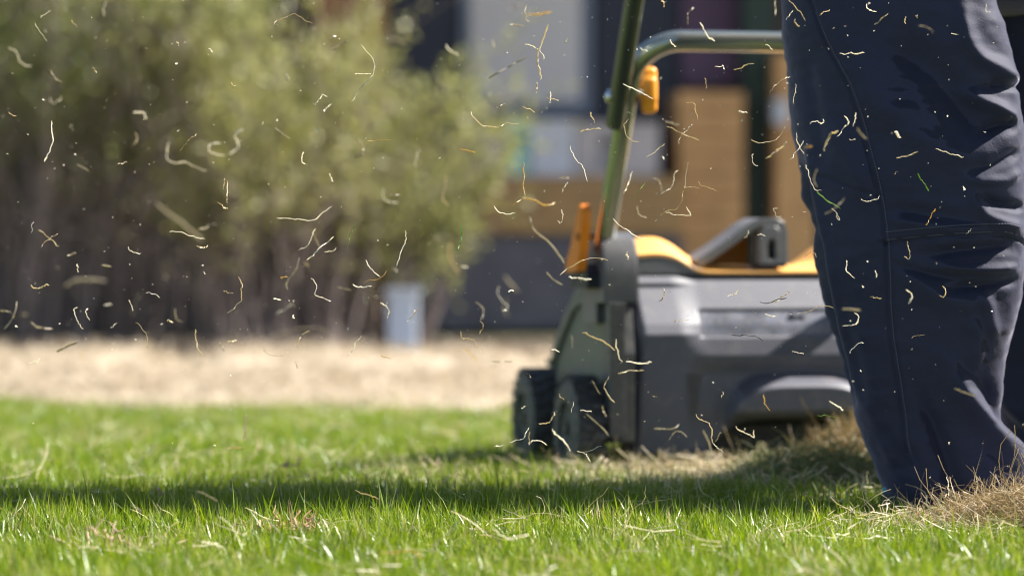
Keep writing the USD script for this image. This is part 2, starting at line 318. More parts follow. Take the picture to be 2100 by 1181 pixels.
def strand_pts(r, L, wild, zf=0.5):
    k = 6; d = r.normal(size=3); d[2] *= zf; d /= np.linalg.norm(d); p = [np.zeros(3)]
    for _ in range(k-1):
        d = d+r.normal(0, wild, 3)*np.array([1, 1, zf]); d /= np.linalg.norm(d); p.append(p[-1]+d*L/(k-1))
    return np.array(p)-np.array(p)[2]
def ribbon(p, w, r):
    t = np.gradient(p, axis=0); u = np.cross(t, r.normal(size=3)); u /= np.linalg.norm(u, axis=1, keepdims=True)+1e-9
    ww = w/2*np.linspace(1, 0.4, len(p))
    v = np.empty((2*len(p), 3)); v[0::2] = p-u*ww[:, None]; v[1::2] = p+u*ww[:, None]
    i = np.arange(len(p)-1)*2
    return v, np.vstack([np.stack([i, i+1, i+3], 1), np.stack([i, i+3, i+2], 1)])
def straw_clump(seed, n, rad, L, lift, w=(0.0008, 0.0017)):
    r = np.random.default_rng(seed); out = []
    for _ in range(n):
        p = strand_pts(r, L*r.uniform(0.4, 1.4), 0.35, 0.35)
        a, q_ = r.uniform(0, 6.28), rad*np.sqrt(r.uniform())
        p = p+[q_*np.cos(a), q_*np.sin(a), 0]; p[:, 2] += r.uniform(0.004, lift)-min(0, p[:, 2].min())*0.7
        out.append(ribbon(p, r.uniform(*w), r))
    return joinvf(out)
sp = [straw_clump(200+i, 7, 0.06, 0.05, 0.03) for i in range(8)]
# loose straws lying among the grass, thicker near the piles
x1, y1 = scatter(750, 2.9, 7.0)
x2, y2 = rng.normal(0.40, 0.28, 900), rng.normal(4.55, 0.16, 900)
x3, y3 = rng.normal(0.74, 0.13, 420), rng.normal(3.88, 0.16, 420)
x4, y4 = rng.normal(0.15, 0.40, 200), rng.normal(4.55, 0.35, 200)
x, y = np.concatenate([x1, x2, x3, x4]), np.concatenate([y1, y2, y3, y4])
n = len(x)
instancer('straw_litter', sp, M['straw'], np.stack([x, y, ground_h(x, y)+rng.uniform(0, 0.012, n)], 1), rng.uniform(0, 6.28, n), np.repeat(rng.uniform(0.7, 1.3, n)[:, None], 3, 1),
          rng.normal(0, 0.15, n), rng.integers(0, 8, n), 'loose pale straws lying among the blades of the lawn', 'straw')
sp2 = [straw_clump(300+i, 26, 0.11, 0.06, 0.010, (0.002, 0.004)) for i in range(6)]
k = rng.choice(len(swath_v), 3200); pos = swath_v[k]+np.stack([rng.normal(0, .02, 3200), rng.normal(0, .02, 3200), np.zeros(3200)], 1)
instancer('raked_straw', sp2, M['raked'], pos, rng.uniform(0, 6.28, 3200), np.repeat(rng.uniform(0.7, 1.2, 3200)[:, None], 3, 1), rng.normal(0, 0.1, 3200), rng.integers(0, 6, 3200),
          'tangled dry straws covering the far raked band', 'straw')

# ------------------------------------------------------------------ thatch piles
def pile(c, rx, ry, h, n, mat_, label, seed, L=0.06):
    r = np.random.default_rng(seed); b = [c[0], c[1], -0.015]
    t = thing('thatch_pile', b, label, 'thatch pile')
    gx_, gy_ = np.linspace(-1, 1, 26), np.linspace(-1, 1, 26)
    def hh(X, Y):
        q_ = np.clip(1-X**2-Y**2, 0, 1)
        return h*q_**0.7*(0.6+0.75*meshkit.fbm(np.stack([X*2+seed, Y*2, 0*X], -1), 3, seed))
    v, f = gridmesh(gx_, gy_, lambda X, Y: hh(X, Y)*0.72-0.012)
    v = v*[rx, ry, 1]+b
    part(t, 'core', (v, f), mat_, True)
    out = []
    for _ in range(n):
        a, q_ = r.uniform(0, 6.28), np.sqrt(r.uniform())*1.12
        X, Y = q_*np.cos(a), q_*np.sin(a)
        z = float(hh(np.array(X), np.array(Y)))
        p = strand_pts(r, L*r.uniform(0.5, 1.7), 0.3, 0.45)
        p = p+[b[0]+X*rx, b[1]+Y*ry, b[2]+z*r.uniform(0.55, 1.0)+0.006]
        p[:, 2] = np.maximum(p[:, 2], b[2]+0.002)
        out.append(ribbon(p, r.uniform(0.0008, 0.0019), r))
    for _ in range(n//45):                # longer stalks that stick out
        a, q_ = r.uniform(0, 6.28), np.sqrt(r.uniform())*1.0
        X, Y = q_*np.cos(a), q_*np.sin(a); z = float(hh(np.array(X), np.array(Y)))
        p = strand_pts(r, L*r.uniform(1.0, 2.0), 0.22, 1.1); p[:, 2] -= p[:, 2].min()
        out.append(ribbon(p+[b[0]+X*rx, b[1]+Y*ry, b[2]+z*0.85], r.uniform(0.0007, 0.0013), r))
    part(t, 'strands', joinvf(out), mat_, False, kind='stuff')
    return t
pile((0.775, 3.85), 0.235, 0.17, 0.086, 5200, M['pile'], 'golden brown heap of matted thatch beside the trouser hem', 11)
pile((0.475, 4.47), 0.165, 0.10, 0.074, 3200, M['pile_grey'], 'grey green heap of thatch between the machine and the leg', 12)
pile((0.60, 4.70), 0.15, 0.09, 0.100, 2200, M['pile'], 'pale heap of thatch right against the collecting box', 13)
pile((0.28, 4.62), 0.17, 0.08, 0.026, 1500, M['pile'], 'low flat scatter of thatch in front of the dark lower box', 14)

# dead plants on the near lawn
def dead_plant(px, py, d, n, size, mat_, label, seed, flat=0.5):
    r = np.random.default_rng(seed); c = P(px, py, d); out = []
    for _ in range(n):
        p = strand_pts(r, size*r.uniform(0.5, 1.2), 0.5, flat); p[:, 2] = abs(p[:, 2])
        p += c+np.r_[r.normal(0, size*0.28), r.normal(0, size*0.2), 0]
        out.append(tube(p, np.linspace(1, 0.3, 6)*r.uniform(0.0012, 0.0028), 5))
        for _ in range(2):
            q0 = p[r.integers(1, 5)]; out.append(tube(q0+strand_pts(r, size*0.3, 0.5, 0.8), np.linspace(0.0012, 0.0004, 6), 4))
    solo('dead_plant', cat_(out), mat_, label, 'dead plant', smooth=True)
dead_plant(588, 1090, 3.68, 22, 0.07, M['leafdead'], 'small brown withered weed with many rootlets on the lawn', 3)
dead_plant(235, 1145, 3.50, 26, 0.10, M['deadpale'], 'larger pale pinkish withered root lying low on the lawn', 4, 0.35)
dead_plant(1235, 1010, 4.35, 5, 0.035, M['deadpale'], 'tiny pale withered root in the grass before the rear wheel', 5, 0.4)
dead_plant(330, 1012, 4.25, 5, 0.035, M['deadpale'], 'tiny pale root at the edge of the long shadow', 6, 0.4)
dead_plant(600, 955, 4.6, 6, 0.04, M['deadpale'], 'pale root in sunlit grass beyond the long shadow', 8, 0.4)

# ------------------------------------------------------------------ house front behind
HD = 12.6
yaw = math.radians(9)
HO = np.array([0.0, HD, 0.0]); hs_ = np.array([math.cos(yaw), math.sin(yaw), 0]); hn = np.array([math.sin(yaw), -math.cos(yaw), 0])
def hpt(px, py, off):          # pixel on the plane that stands off metres in front of the wall
    k_ = (px-1050)/FPX
    u = (k_*(HD-hn[1]*0+hn[1]*off)-hn[0]*off)/(hs_[0]-k_*hs_[1])
    y = HD+hs_[1]*u+hn[1]*off
    return u, EYE-(py-495)/FPX*y
def hbox(px0, px1, py0, py1, off0, off1):   # a box on the house front between pixel edges
    u0, z1 = hpt(px0, py0, off1); u1, z0 = hpt(px1, py1, off1)
    return hb(u0, u1, off0, off1, z0, z1)
def hb(u0, u1, off0, off1, z0, z1):
    b = trimesh.creation.box([u1-u0, off1-off0, z1-z0])
    T = np.eye(4); T[:3, 0] = hs_; T[:3, 1] = -hn; T[:3, 2] = [0, 0, 1]
    T[:3, 3] = HO+hs_*(u0+u1)/2+hn*(off0+off1)/2+np.array([0, 0, (z0+z1)/2])
    b.apply_transform(T); return b
h = thing('house', HO, 'timber house front with dark openings and tan pillars behind the lawn', 'house')
part(h, 'wall', hb(-5.5, 5.5, -0.25, 0.0, 0, 3.2), M['timber'], False)
part(h, 'roof', hb(-5.9, 5.9, -3.0, 0.55, 3.2, 3.34), M['timber'], False)
w = part(h, 'window', hbox(945, 1215, -330, 238, 0.0, 0.05), M['frame'], False, label='window with a pale grey blind')
part(w, 'blind', hbox(966, 1190, -310, 208, 0.05, 0.058), M['blind'], False)
part(h, 'doorway', hbox(1222, 1396, -400, 462, 0.0, 0.03), M['door'], False, label='near black doorway')
part(h, 'panel', hbox(1398, 1586, -400, 176, 0.0, 0.06), M['plum'], False, label='plum coloured panel above the tan pillar')
part(h, 'doorway', hbox(1700, 2330, -420, 680, 0.0, 0.03), M['door'], False, label='wide near black doorway behind the person')
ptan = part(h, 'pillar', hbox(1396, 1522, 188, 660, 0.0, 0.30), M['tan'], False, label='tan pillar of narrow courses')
for k_ in range(11):
    ya = 190+k_*43
    part(ptan, 'course', hbox(1393, 1525, ya, ya+38, 0.302, 0.318), M['tan'], False)
ptan2 = part(h, 'pillar', hbox(1592, 1672, 110, 665, 0.0, 0.26), M['tan'], False)
part(h, 'post', hbox(1526, 1588, -300, 664, 0.02, 0.16), M['green_post'], False, label='dark green post')
part(h, 'lamp', hbox(1590, 1618, 205, 255, 0.262, 0.33), M['white_card'], False, label='pale lamp on the pillar')
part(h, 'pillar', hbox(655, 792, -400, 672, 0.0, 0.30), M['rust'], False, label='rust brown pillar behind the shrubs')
part(h, 'doorway', hbox(796, 940, -420, 640, 0.0, 0.03), M['door'], False, label='dark doorway beside the rust brown pillar')
part(h, 'plinth', hbox(830, 1400, 484, 672, 0.0, 0.42), M['plinth'], False)
part(h, 'shelf', hbox(985, 1398, 362, 480, 0.0, 0.42), M['ochre'], False, label='ochre timber counter under the pale boxes')
for k_ in range(4):
    part(h, 'board', hbox(985, 1398, 364+k_*29, 389+k_*29, 0.421, 0.432), M['ochre'], False)
u0, z0 = hpt(1000, 361, 0.3)
def boxthing(px0, px1, py0, py1, off0, off1, m_, label, strip=None):
    u0, z0 = hpt(px0, py1, off1)
    t = thing('storage_box', HO+hs_*u0+hn*off1+np.array([0, 0, z0]), label, 'box')
    part(t, 'carton', hbox(px0, px1, py0+9, py1, off0, off1), m_, False)
    part(t, 'lid', hbox(px0-3, px1+3, py0, py0+9, off0-0.005, off1+0.005), m_, False)
    return t
boxthing(985, 1043, 258, 361, 0.12, 0.36, M['card'], 'narrow pale box at the shrub end of the ochre counter')
boxthing(1046, 1086, 240, 361, 0.12, 0.36, M['cyan'], 'slim turquoise box on the ochre counter')
boxthing(1090, 1176, 245, 361, 0.12, 0.37, M['white_card'], 'white box on the counter beside the turquoise one')
t_ = boxthing(1180, 1352, 250, 361, 0.12, 0.37, M['card'], 'wide pinkish box on the counter behind the handle tube')
part(t_, 'grip_hole', hbox(1232, 1262, 282, 302, 0.371, 0.374), M['black'], False)
part(t_, 'sticker', hbox(1226, 1268, 318, 338, 0.371, 0.374), M['frame'], False)
# white post standing at the foot of the shrubs
c = P(826, 712, 10.05)
t = thing('garden_post', [c[0], c[1], 0], 'short white post standing at the foot of the right shrub', 'post')
zt = EYE-(592-495)/FPX*10.05
part(t, 'shaft', boxm(c[0]-0.05, c[0]+0.05, c[1]-0.05, c[1]+0.05, 0, zt-0.02), M['white_post'], False)
part(t, 'cap', boxm(c[0]-0.062, c[0]+0.062, c[1]-0.062, c[1]+0.062, zt-0.02, zt), M['white_post'], False)

# ------------------------------------------------------------------ shrubs
def shrub(px, d, rad, height, nst, nleaf, lean, label, seed, leafz=(0.35, 1.0)):
    r = np.random.default_rng(seed); c = P(px, 700, d); c[2] = 0.02
    t = thing('shrub', c, label, 'shrub')
    st, tips = [], []
    for i in range(nst):
        a, q_ = r.uniform(0, 6.28), rad*0.55*np.sqrt(r.uniform())
        b = c+[q_*np.cos(a), q_*np.sin(a), 0]
        hgt = height*r.uniform(0.55, 1.05)
        out = np.array([np.cos(a), np.sin(a), 0])*rad*r.uniform(0.1, 0.75)+np.array([lean*hgt, 0, 0])
        s_ = np.linspace(0, 1, 7)
        p = b+np.outer(s_**1.4, out)+np.outer(s_, [0, 0, hgt])+np.cumsum(r.normal(0, 0.02, (7, 3)), 0)*[1, 1, 0.3]
        st.append(tube(p, np.linspace(1, 0.25, 7)*r.uniform(0.005, 0.010), 4, caps=False))
        for _ in range(7):
            k_ = r.uniform(0.25, 0.98); q0 = np.array([np.interp(k_, s_, p[:, j]) for j in range(3)])
            dd = np.array([r.normal(0, 0.6), r.normal(0, 0.6), r.uniform(0.5, 1.2)]); L = r.uniform(0.15, 0.42)
            pp = q0+np.outer(np.linspace(0, 1, 4), dd*L)+np.cumsum(r.normal(0, 0.01, (4, 3)), 0)
            st.append(tube(pp, np.linspace(0.0035, 0.0012, 4), 3, caps=False)); tips.append(pp)
    part(t, 'stems', cat_(st), M['bark'], False)
    L = []
    tips = np.array(tips); ti = r.integers(0, len(tips), nleaf)
    dens = meshkit.fbm(tips.mean(1)*2.6, 2, seed)
    z_ = tips[:, :, 2].mean(1)/height
    wgt = np.clip((z_-leafz[0])/(leafz[1]-leafz[0]), 0.05, 1)*np.clip((dens-0.33)*4, 0.04, 1)
    ti = r.choice(len(tips), nleaf, p=wgt/wgt.sum())
    tt = r.uniform(0, 3, nleaf); k0 = np.minimum(tt.astype(int), 2); fr = (tt-k0)[:, None]
    q0 = tips[ti, k0]*(1-fr)+tips[ti, k0+1]*fr+r.normal(0, 0.022, (nleaf, 3))
    d1 = r.normal(size=(nleaf, 3)); d1[:, 2] += 0.7; d1 /= np.linalg.norm(d1, axis=1, keepdims=True)
    d2 = np.cross(d1, r.normal(size=(nleaf, 3))); d2 /= np.linalg.norm(d2, axis=1, keepdims=True)
    ln, wd = r.uniform(0.022, 0.05, (nleaf, 1)), r.uniform(0.006, 0.011, (nleaf, 1))
    v = np.stack([q0, q0+d1*ln*0.5-d2*wd, q0+d1*ln, q0+d1*ln*0.5+d2*wd], 1).reshape(-1, 3)
    i = np.arange(nleaf)*4
    part(t, 'foliage', (v, np.vstack([np.stack([i, i+1, i+2], 1), np.stack([i, i+2, i+3], 1)])), M['leaf'], False, kind='stuff')
shrub(40, 9.9, 0.50, 1.55, 44, 6000, -0.03, 'twiggy shrub with young leaves at the left edge of the bed', 31)
shrub(310, 10.1, 0.50, 1.4, 46, 6500, 0.02, 'dense brown stemmed shrub, second from the left in the bed', 32, (0.3, 0.9))
shrub(560, 9.8, 0.46, 1.1, 46, 8000, 0.03, 'leafiest bright green shrub in the middle of the planting bed', 33, (0.25, 0.85))
shrub(750, 10.2, 0.40, 0.88, 46, 6500, 0.06, 'loose shrub leaning towards the house beside the white post', 34, (0.12, 0.6))
shrub(-240, 10.0, 0.50, 1.5, 40, 5000, 0.0, 'leafy shrub mostly cut off by the left side of the view', 35)

# ------------------------------------------------------------------ lawn scarifier (seen from behind, a little from its left)
PSI = math.radians(13); C0 = np.array([0.441, 4.95, 0.0])
Us, Vr = np.array([math.cos(PSI), math.sin(PSI), 0]), np.array([math.sin(PSI), -math.cos(PSI), 0])
T_ = np.eye(4); T_[:3, 0] = Us; T_[:3, 1] = Vr; T_[:3, 2] = [0, 0, 1]; T_[:3, 3] = C0
def loc(l): return np.asarray(l, float) @ T_[:3, :3].T + C0      # (u right, v rearwards, w up) to the world
def mw(m):
    v, f = arr(m); return trimesh.Trimesh(loc(v), f[:, ::-1], process=False)    # the local frame is left handed
def ext_u(poly, u0, u1):       # profile in (v, w) extruded across the machine
    g = prism(poly, u1-u0); v = np.array(g.vertices); return trimesh.Trimesh(np.stack([v[:, 2]+u0, v[:, 0], v[:, 1]], 1), g.faces, process=False)
def ext_v(poly, v0, v1):       # profile in (u, w) extruded along the machine
    g = prism(poly, v1-v0); v = np.array(g.vertices); return trimesh.Trimesh(np.stack([v[:, 0], v[:, 2]+v0, v[:, 1]], 1), g.faces[:, ::-1], process=False)
def lbox(u0, u1, v0, v1, w0, w1): return boxm(u0, u1, v0, v1, w0, w1)
def lmir(m): v, f = arr(m); return trimesh.Trimesh(v*[-1, 1, 1], f[:, ::-1], process=False)
mc = thing('lawn_scarifier', C0, 'dark lawn scarifier with orange knobs and a grey collecting box at its rear', 'scarifier')
def mp(parent, name, m, mat_, smooth=30, **k): return part(parent, name, mw(m), mat_, smooth, **k)
def rpoly(pts, r=0.008): return Polygon(pts).buffer(-r).buffer(2*r).buffer(-r)
# deck over the tines
deck = rpoly([(0.0, 0.05), (0.0, 0.335), (-0.12, 0.335), (-0.19, 0.310), (-0.27, 0.262), (-0.34, 0.215), (-0.385, 0.165), (-0.40, 0.12), (-0.39, 0.06)], 0.012)
mp(mc, 'deck', ext_u(deck, -0.262, 0.262), M['plastic'])
sidep = rpoly([(0.035, 0.045), (0.035, 0.30), (-0.02, 0.325), (-0.12, 0.328), (-0.20, 0.302), (-0.28, 0.255), (-0.35, 0.205), (-0.395, 0.16), (-0.41, 0.115), (-0.40, 0.055)], 0.014)
inset = rpoly([(-0.14, 0.285), (-0.22, 0.265), (-0.30, 0.215), (-0.365, 0.165), (-0.375, 0.10), (-0.19, 0.09), (-0.16, 0.20)], 0.015)
for sgn in (-1, 1):
    a = ext_u(sidep.difference(inset), -0.292, -0.263); b = ext_u(inset.buffer(0.002), -0.284, -0.262)
    a, b = (a, b) if sgn < 0 else (lmir(a), lmir(b))
    sp_ = mp(mc, 'side_panel', a, M['olive'])
    mp(sp_, 'vent_panel', b, M['olive'])
    for k_ in range(5):
        s_ = lbox(-0.296, -0.283, -0.400-0.006*(k_ < 3), -0.372, 0.095+0.017*k_, 0.104+0.017*k_)
        mp(sp_, 'vent_fin', s_ if sgn < 0 else lmir(s_), M['olive'])
    s_ = ext_u(rpoly([(0.036, 0.05), (0.036, 0.30), (0.075, 0.285), (0.095, 0.20), (0.095, 0.05)], 0.006), -0.300, -0.262)
    mp(mc, 'rear_post', s_ if sgn < 0 else lmir(s_), M['plastic'])
    s_ = lbox(-0.306, -0.280, 0.075, 0.100, 0.06, 0.286)
    mp(mc, 'rear_rib', s_ if sgn < 0 else lmir(s_), M['plastic'])
# tine shaft under the deck
sh = [trimesh.creation.cylinder(0.018, 0.5, sections=14)]
for k_ in range(14):
    for a_ in range(3):
        b_ = trimesh.creation.box([0.05, 0.012, 0.003]); b_.apply_translation([0.035, 0, -0.23+k_*0.035]); b_.apply_transform(trimesh.transformations.rotation_matrix(a_*2.09+k_*0.5, [0, 0, 1])); sh.append(b_)
sh = cat_(sh); sh.apply_transform(trimesh.transformations.rotation_matrix(math.pi/2, [0, 1, 0])); sh.apply_translation([0, -0.17, 0.075])
mp(mc, 'tine_shaft', sh, M['metal'])
# wheels
def wheel(u, v, R=0.087, wd=0.056):
    prof = [(0.55*R, -wd/2), (0.86*R, -wd/2), (0.97*R, -wd*0.40), (R, -wd*0.22), (R, wd*0.22), (0.97*R, wd*0.40), (0.86*R, wd/2), (0.55*R, wd/2), (0.55*R, -wd/2)]
    ty = trimesh.creation.revolve(np.array(prof), sections=48)
    blocks = [ty]
    for k_ in range(22):
        for s_ in (-1, 1):
            b_ = trimesh.creation.box([0.007, 0.011, wd*0.44]); b_.apply_translation([R+0.0015, 0, s_*wd*0.24])
            b_.apply_transform(trimesh.transformations.rotation_matrix((k_+0.25*s_)*2*math.pi/22, [0, 0, 1])); blocks.append(b_)
    rot = trimesh.transformations.rotation_matrix(math.pi/2, [0, 1, 0])
    def put(m): m = m.copy(); m.apply_transform(rot); m.apply_translation([u, v, R-0.017]); return m
    wt = thing_w = mp(mc, 'wheel', put(cat_(blocks)), M['rubber'], 40)
    rim = trimesh.creation.revolve(np.array([(0.001, -wd*0.34), (0.2*R, -wd*0.42), (0.26*R, -wd*0.30), (0.50*R, -wd*0.26), (0.57*R, -wd*0.46), (0.57*R, wd*0.46), (0.50*R, wd*0.26), (0.26*R, wd*0.3), (0.2*R, wd*0.42), (0.001, wd*0.34)]), sections=40)
    mp(wt, 'rim', put(rim), M['olive'], 40)
    hub = trimesh.creation.cylinder(0.013, wd*0.98, sections=6)
    mp(wt, 'hub', put(hub), M['black'])
    ax = trimesh.creation.cylinder(0.009, 0.08, sections=14); ax.apply_transform(rot); ax.apply_translation([u*0.9, v, R-0.017]); mp(mc, 'axle', ax, M['metal'])
for sgn in (-1, 1):
    wheel(sgn*0.334, 0.005); wheel(sgn*0.342, -0.285)
# collecting box: shaped rear shell
nu, nw = 150, 140
HU = 0.262
uu, ww = np.linspace(-HU, HU, nu), np.linspace(0.03, 0.331, nw)
UU, WW = np.meshgrid(uu, ww, indexing='ij')
def sst(x, a, b): t = np.clip((x-a)/(b-a), 0, 1); return t*t*(3-2*t)
v0 = np.interp(WW, [0.03, 0.10, 0.17, 0.21, 0.232, 0.25, 0.28, 0.31, 0.331], [0.050, 0.066, 0.082, 0.090, 0.093, 0.084, 0.060, 0.037, 0.020])
v1 = np.interp(WW, [0.03, 0.08, 0.165, 0.182, 0.195, 0.232, 0.25, 0.28, 0.31, 0.331], [0.048, 0.056, 0.072, 0.083, 0.0895, 0.0815, 0.0765, 0.0555, 0.035, 0.020])
edge = 0.158-0.10*(WW-0.331)*-1*0.25
cen = 1-sst(np.abs(UU), edge-0.026, edge+0.026)
VV = v0*(1-cen)+v1*cen
VV += 0.006*sst(WW, 0.312, 0.318)*(1-cen)                                         # lip under the lid
VV -= 0.0*(sst(np.abs(UU), edge+0.010, edge+0.016)-sst(np.abs(UU), edge+0.042, edge+0.048))*sst(WW, 0.05, 0.07)*sst(0.318-WW, 0.0, 0.01)
# the window recess
rec = (1-sst(np.abs(UU), 0.138, 0.142))*sst(WW, 0.2275, 0.2305)*(1-sst(WW, 0.2705, 0.2735))
VV -= 0.006*rec
# bulge over the outlet and the arch below it
BU = UU-0.035; ell = np.clip(1-(np.abs(BU)/0.130)**4, 0, 1)**0.5
top_ = 0.088+0.082*ell
bul = sst(top_-WW, 0.0, 0.030)*(np.abs(BU) < 0.130)*sst(ell, 0.0, 0.6)
VV += bul*0.046*sst(WW, 0.070, 0.105)
arch = (1-sst(np.abs(BU), 0.142, 0.152))*(1-sst(WW, 0.081-0.050*(np.abs(BU)/0.15)**4, 0.089-0.050*(np.abs(BU)/0.15)**4))
VV -= arch*0.042
VV -= 0.05*sst(np.abs(UU), HU-0.022, HU)**2                                        # rounded ends
gv = np.stack([UU, VV, WW], -1).reshape(-1, 3)
i, j = np.meshgrid(np.arange(nu-1), np.arange(nw-1), indexing='ij'); a = (i*nw+j).ravel()
qd = np.stack([a, a+1, a+nw+1, a+nw], 1)
gf = np.vstack([qd[:, [0, 1, 2]], qd[:, [0, 2, 3]]])
ring = np.concatenate([np.arange(nu)*nw, (nu-1)*nw+np.arange(1, nw), (np.arange(nu-2, -1, -1))*nw+nw-1, np.arange(nw-2, 0, -1)])
bk = gv[ring].copy(); bk[:, 1] = 0.004; nb = len(gv)
k_ = np.arange(len(ring)); k2 = (k_+1) % len(ring)
gf2 = np.vstack([gf, np.stack([ring[k_], nb+k_, nb+k2], 1), np.stack([ring[k_], nb+k2, ring[k2]], 1)])
gv2 = np.vstack([gv, bk, [[0, 0.004, 0.18]]]); gf2 = np.vstack([gf2, np.stack([nb+k2, nb+k_, np.full(len(ring), len(gv2)-1)], 1)])
shell = mp(mc, 'collecting_box', trimesh.Trimesh(gv2, gf2[:, ::-1], process=False), M['bag'], 50)
bi, wi2 = np.linspace(-0.105, 0.175, 40), np.linspace(0.032, 0.080, 12)
ui, wi = np.linspace(-0.1385, 0.1385, 40), np.linspace(0.2305, 0.2705, 8)
def vat(u, w):
    from scipy.interpolate import RegularGridInterpolator
    return RegularGridInterpolator((uu, ww), VV)(np.stack([u, w], -1))
A, B = np.meshgrid(ui, wi, indexing='ij'); V3 = vat(A, B)+0.0015
pv = np.stack([A, V3, B], -1).reshape(-1, 3); i, j = np.meshgrid(np.arange(39), np.arange(7), indexing='ij'); a = (i*8+j).ravel(); qd = np.stack([a, a+1, a+9, a+8], 1)
mp(shell, 'window', trimesh.Trimesh(pv, np.vstack([qd[:, [0, 1, 2]], qd[:, [0, 2, 3]]])[:, ::-1], process=False), M['window'], True)
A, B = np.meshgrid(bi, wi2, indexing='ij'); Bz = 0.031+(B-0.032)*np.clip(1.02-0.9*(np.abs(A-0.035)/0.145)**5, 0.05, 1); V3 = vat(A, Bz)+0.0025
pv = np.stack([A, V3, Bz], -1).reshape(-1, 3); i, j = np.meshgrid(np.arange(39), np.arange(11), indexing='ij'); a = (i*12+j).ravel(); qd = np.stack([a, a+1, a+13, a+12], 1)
mp(shell, 'outlet_flap', trimesh.Trimesh(pv, np.vstack([qd[:, [0, 1, 2]], qd[:, [0, 2, 3]]])[:, ::-1], process=False), M['black'], True)  # black sheet laid over the arch to paint the shade of the cavity
mp(shell, 'latch', lbox(0.035, 0.047, 0.055, 0.0685, 0.236, 0.262), M['black'], False)
mp(shell, 'latch_plate', lbox(0.024, 0.031, 0.055, 0.0695, 0.233, 0.266), M['bag'], False)
b_ = trimesh.creation.icosphere(2, 0.010); b_.apply_translation([0.082, 0.063, 0.242]); mp(shell, 'button', b_, M['bag'], True)
# lid with its orange saddle
cu = np.array([0, 0.03, 0.07, 0.105, 0.125, 0.140, 0.155, 0.170, 0.185, 0.198, 0.215, 0.235, 0.256])
cw = np.array([0.3455, 0.346, 0.348, 0.353, 0.362, 0.375, 0.387, 0.395, 0.3985, 0.3985, 0.395, 0.387, 0.376])
us = np.linspace(-0.256, 0.256, 121); ws = np.interp(np.abs(us), cu, cw)
ws = np.convolve(np.pad(ws, 4, mode='edge'), np.ones(9)/9, 'valid')
gw = np.interp(np.abs(us), [0, 0.11, 0.125, 0.140, 0.155, 0.17, 0.20, 0.256], [0.3352, 0.3358, 0.339, 0.345, 0.355, 0.3632, 0.368, 0.3635])
lidp = Polygon(list(zip(us, gw))+[(0.258, 0.337), (0.258, 0.334), (-0.258, 0.334), (-0.258, 0.337)])
lid = mp(mc, 'lid', ext_v(lidp, -0.20, 0.0235), M['grey'], 40)
mp(mc, 'lid_gasket', lbox(-0.257, 0.257, -0.18, 0.026, 0.3312, 0.3339), M['black'], False)
sad = Polygon(list(zip(us, ws))+list(zip(us[::-1], gw[::-1]+0.0004)))
# saddle: swept and falling to the front
gs = []
nv = 18; vs = np.linspace(0.024, -0.22, nv)
rise = np.interp(np.abs(us), [0, 0.11, 0.125, 0.140, 0.155, 0.17, 0.20, 0.256], [0.338, 0.3385, 0.341, 0.347, 0.357, 0.3655, 0.3705, 0.366])
rise = np.minimum(np.convolve(np.pad(rise, 3, mode='edge'), np.ones(7)/7, 'valid'), ws-0.003)
top = np.stack([np.stack([us, np.full_like(us, v_), rise+(ws-rise)*sst(0.024-v_, 0.0, 0.085)-0.09*max(0, -v_-0.09)], 1) for v_ in vs])
bot = top.copy(); bot[:, :, 2] -= 0.006
nn = len(us)
Vt_ = np.concatenate([top.reshape(-1, 3), bot.reshape(-1, 3)]); n0 = nv*nn
i, j = np.meshgrid(np.arange(nv-1), np.arange(nn-1), indexing='ij'); a = (i*nn+j).ravel(); qd = np.stack([a, a+1, a+nn+1, a+nn], 1)
F_ = [qd, qd[:, ::-1]+n0]
e = np.arange(nn-1); F_.append(np.stack([e, e+n0, e+1+n0, e+1], 1))
sq = np.vstack(F_); sadm = trimesh.Trimesh(Vt_, np.vstack([sq[:, [0, 1, 2]], sq[:, [0, 2, 3]]]), process=False)
mp(lid, 'saddle', sadm, M['orange_sunlit'], 50)
# grab handle on the lid
path = [(-0.125, 0.352), (-0.092, 0.372), (-0.055, 0.397), (-0.026, 0.417), (-0.010, 0.4235), (0.012, 0.4235), (0.024, 0.419), (0.029, 0.408), (0.030, 0.385), (0.031, 0.350)]
pp = smooth_line(path, 60)
ln = shapely.LineString(pp)
band = ln.buffer(0.007, cap_style='flat')
hd = mp(lid, 'grab_handle', ext_v(band, -0.075, 0.012), M['grey'], 35)
inner = Polygon([(-0.112, 0.349), (-0.085, 0.366), (-0.045, 0.394), (-0.020, 0.411), (-0.012, 0.412), (-0.012, 0.349)])
mp(hd, 'inner_web', ext_v(inner, -0.070, -0.062), M['shaded_web'], False)
leg_ = rpoly([(-0.014, 0.349), (-0.016, 0.400), (-0.008, 0.416), (0.014, 0.4165), (0.0225, 0.410), (0.0228, 0.349)], 0.004)
slot = rpoly([(0.000, 0.358), (-0.001, 0.385), (0.006, 0.396), (0.014, 0.392), (0.016, 0.358)], 0.003)
mp(hd, 'upright', ext_v(leg_.difference(slot), -0.02, 0.014), M['grey'], 35)
mp(hd, 'slot', ext_v(slot, -0.018, -0.012), M['black'], False)
mp(hd, 'foot', lbox(-0.016, 0.032, -0.03, 0.018, 0.3445, 0.3515), M['black'], False)
